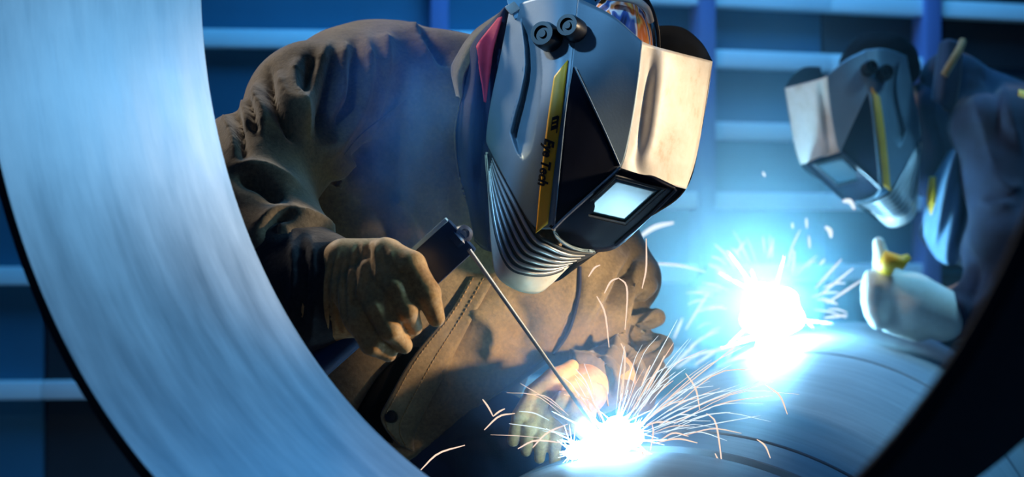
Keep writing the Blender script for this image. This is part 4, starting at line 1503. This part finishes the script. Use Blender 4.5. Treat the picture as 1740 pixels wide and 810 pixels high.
for k in range(70):
    a = math.radians(rng.choice([rng.uniform(8, 75), rng.uniform(5, 60), rng.uniform(95, 175), rng.uniform(30, 110)]))
    sp_ = rng.uniform(50, 120); ln = rng.uniform(60, 230) * (1.0 if math.cos(a) > 0 else 0.6)
    x0, y0 = 1040 + math.cos(a) * sp_ * 1.1, 752 - math.sin(a) * sp_ * 0.75
    x1, y1 = x0 + math.cos(a) * ln, y0 - math.sin(a) * ln * 0.7
    sag = ln * rng.uniform(0.0, 0.18)
    dd = 1.90 + rng.uniform(-0.10, 0.03)
    c = catmull([(x0, y0, 1.91), ((x0 + x1) / 2, (y0 + y1) / 2 - sag * 0.5, (1.91 + dd) / 2), (x1, y1 + sag * 0.6, dd)], 8)
    spark([P(*p) for p in c], rng.uniform(0.00035, 0.0008), M['spark_white'] if rng.random() < 0.7 else M['spark'], G1, L1)
far_s = [
    [(1084, 405), (1112, 386), (1145, 378)], [(1346, 378), (1347, 388)], [(1370, 370), (1371, 388)], [(1402, 385), (1410, 392), (1412, 404)], [(1432, 342), (1444, 342), (1452, 356)],
    [(1374, 400), (1376, 422)], [(1392, 450), (1402, 440)], [(1350, 425), (1347, 470)], [(1310, 418), (1305, 438)], [(1266, 410), (1250, 432)], [(1095, 448), (1150, 450), (1200, 462)],
    [(1205, 495), (1165, 560)], [(1160, 540), (1145, 575)], [(1235, 610), (1252, 580)], [(1145, 620), (1190, 575)], [(1150, 625), (1190, 600), (1260, 590)], [(1180, 620), (1225, 590)],
    [(1395, 500), (1450, 455)], [(1405, 515), (1465, 475)], [(1400, 540), (1440, 535)], [(1385, 490), (1430, 440)], [(1296, 292), (1300, 300)],
]
for q in far_s:
    thick = 0.0050 if len(q) == 3 and q[0][1] < 410 else 0.0026
    c = catmull([(*p, 3.15) for p in q], 7)
    spark([P(*p) for p in c], thick, M['spark_white'], G2, L2)
for k in range(38):
    a = math.radians(rng.uniform(-30, 215))
    sp_ = rng.uniform(70, 110); ln = rng.uniform(15, 60)
    x0, y0 = 1308 + math.cos(a) * sp_, 520 - math.sin(a) * sp_
    x1, y1 = x0 + math.cos(a) * ln, y0 - math.sin(a) * ln + rng.uniform(0, 12)
    c = catmull([(x0, y0, 3.2), ((x0 + x1) / 2, (y0 + y1) / 2 - 3, 3.17), (x1, y1, 3.14)], 6)
    spark([P(*p) for p in c], rng.uniform(0.0010, 0.0024), M['spark_white'], G2, L2)


def smoke(name, c, rad, dens, core, col, nscale, label, aniso=0.0):
    m = bpy.data.materials.new(name)
    m.use_nodes = True
    nt = m.node_tree; N, L = nt.nodes, nt.links
    N.clear()
    out = N.new('ShaderNodeOutputMaterial')
    pv = N.new('ShaderNodeVolumeScatter')
    pv.inputs['Color'].default_value = (*col, 1)
    pv.inputs['Anisotropy'].default_value = aniso
    L.new(pv.outputs[0], out.inputs['Volume'])
    tc = N.new('ShaderNodeTexCoord')
    ln = N.new('ShaderNodeVectorMath'); ln.operation = 'LENGTH'
    L.new(tc.outputs['Object'], ln.inputs[0])                  # 0 at the arc, 1 at the rim of the cloud
    fall = N.new('ShaderNodeMapRange'); fall.interpolation_type = 'SMOOTHSTEP'
    fall.inputs[1].default_value = 1.0; fall.inputs[2].default_value = 0.0
    fall.inputs[3].default_value = 0.0; fall.inputs[4].default_value = 1.0
    L.new(ln.outputs['Value'], fall.inputs[0])
    nz = N.new('ShaderNodeTexNoise'); nz.inputs['Scale'].default_value = nscale
    nz.inputs['Detail'].default_value = 3; nz.inputs['Distortion'].default_value = 0.8
    L.new(tc.outputs['Object'], nz.inputs['Vector'])
    mr = N.new('ShaderNodeMapRange'); mr.inputs[1].default_value = 0.38; mr.inputs[2].default_value = 0.66
    mr.inputs[3].default_value = 0.25; mr.inputs[4].default_value = 1.4
    L.new(nz.outputs['Fac'], mr.inputs[0])
    mu = N.new('ShaderNodeMath'); mu.operation = 'MULTIPLY'
    L.new(fall.outputs[0], mu.inputs[0]); L.new(mr.outputs[0], mu.inputs[1])
    # thicker close to the source
    pw = N.new('ShaderNodeMath'); pw.operation = 'POWER'; pw.inputs[1].default_value = 5.0
    L.new(fall.outputs[0], pw.inputs[0])
    ma = N.new('ShaderNodeMath'); ma.operation = 'MULTIPLY_ADD'; ma.inputs[1].default_value = core
    L.new(pw.outputs[0], ma.inputs[0]); L.new(mu.outputs[0], ma.inputs[2])
    md_ = N.new('ShaderNodeMath'); md_.operation = 'MULTIPLY'; md_.inputs[1].default_value = dens
    L.new(ma.outputs[0], md_.inputs[0]); L.new(md_.outputs[0], pv.inputs['Density'])
    bm = bmesh.new(); bmesh.ops.create_icosphere(bm, subdivisions=3, radius=1.0)
    o = from_bm(name, bm, m, None)
    o.location = c
    o.scale = rad
    tag(o, label, 'smoke', None, 'stuff')
    return o


smoke('welding_smoke', ARC1 + Vector((0, -0.02, 0.03)), (0.32, 0.16, 0.32), 0.6, 7.0, (0.30, 0.62, 1.0), 2.5, 'thin blue smoke drifting up from the near arc')
smoke('welding_smoke', ARC2 + Vector((-0.06, 0.22, 0.12)), (0.72, 0.52, 0.85), 0.6, 7.0, (0.42, 0.80, 1.0), 2.2, 'cyan cloud of smoke glowing round the far arc')
smoke('welding_smoke', P(695, 250, 2.0), (0.135, 0.09, 0.21), 14.0, 0.3, (0.05, 0.24, 0.95), 2.6, 'blue smoke veil thickened to shade the brown jacket behind it')  # smoke with a dense blue tint put in to darken the jacket
smoke('welding_smoke', P(885, 590, 1.95), (0.15, 0.06, 0.13), 9.0, 0.3, (0.10, 0.34, 1.0), 2.4, 'blue wisp of smoke along the welding rod')
scene.cycles.volume_step_rate = 2.0
scene.cycles.volume_max_steps = 128
scene.cycles.max_bounces = 6
scene.cycles.volume_bounces = 0
scene.cycles.use_denoising = True
scene.cycles.sample_clamp_indirect = 4.0
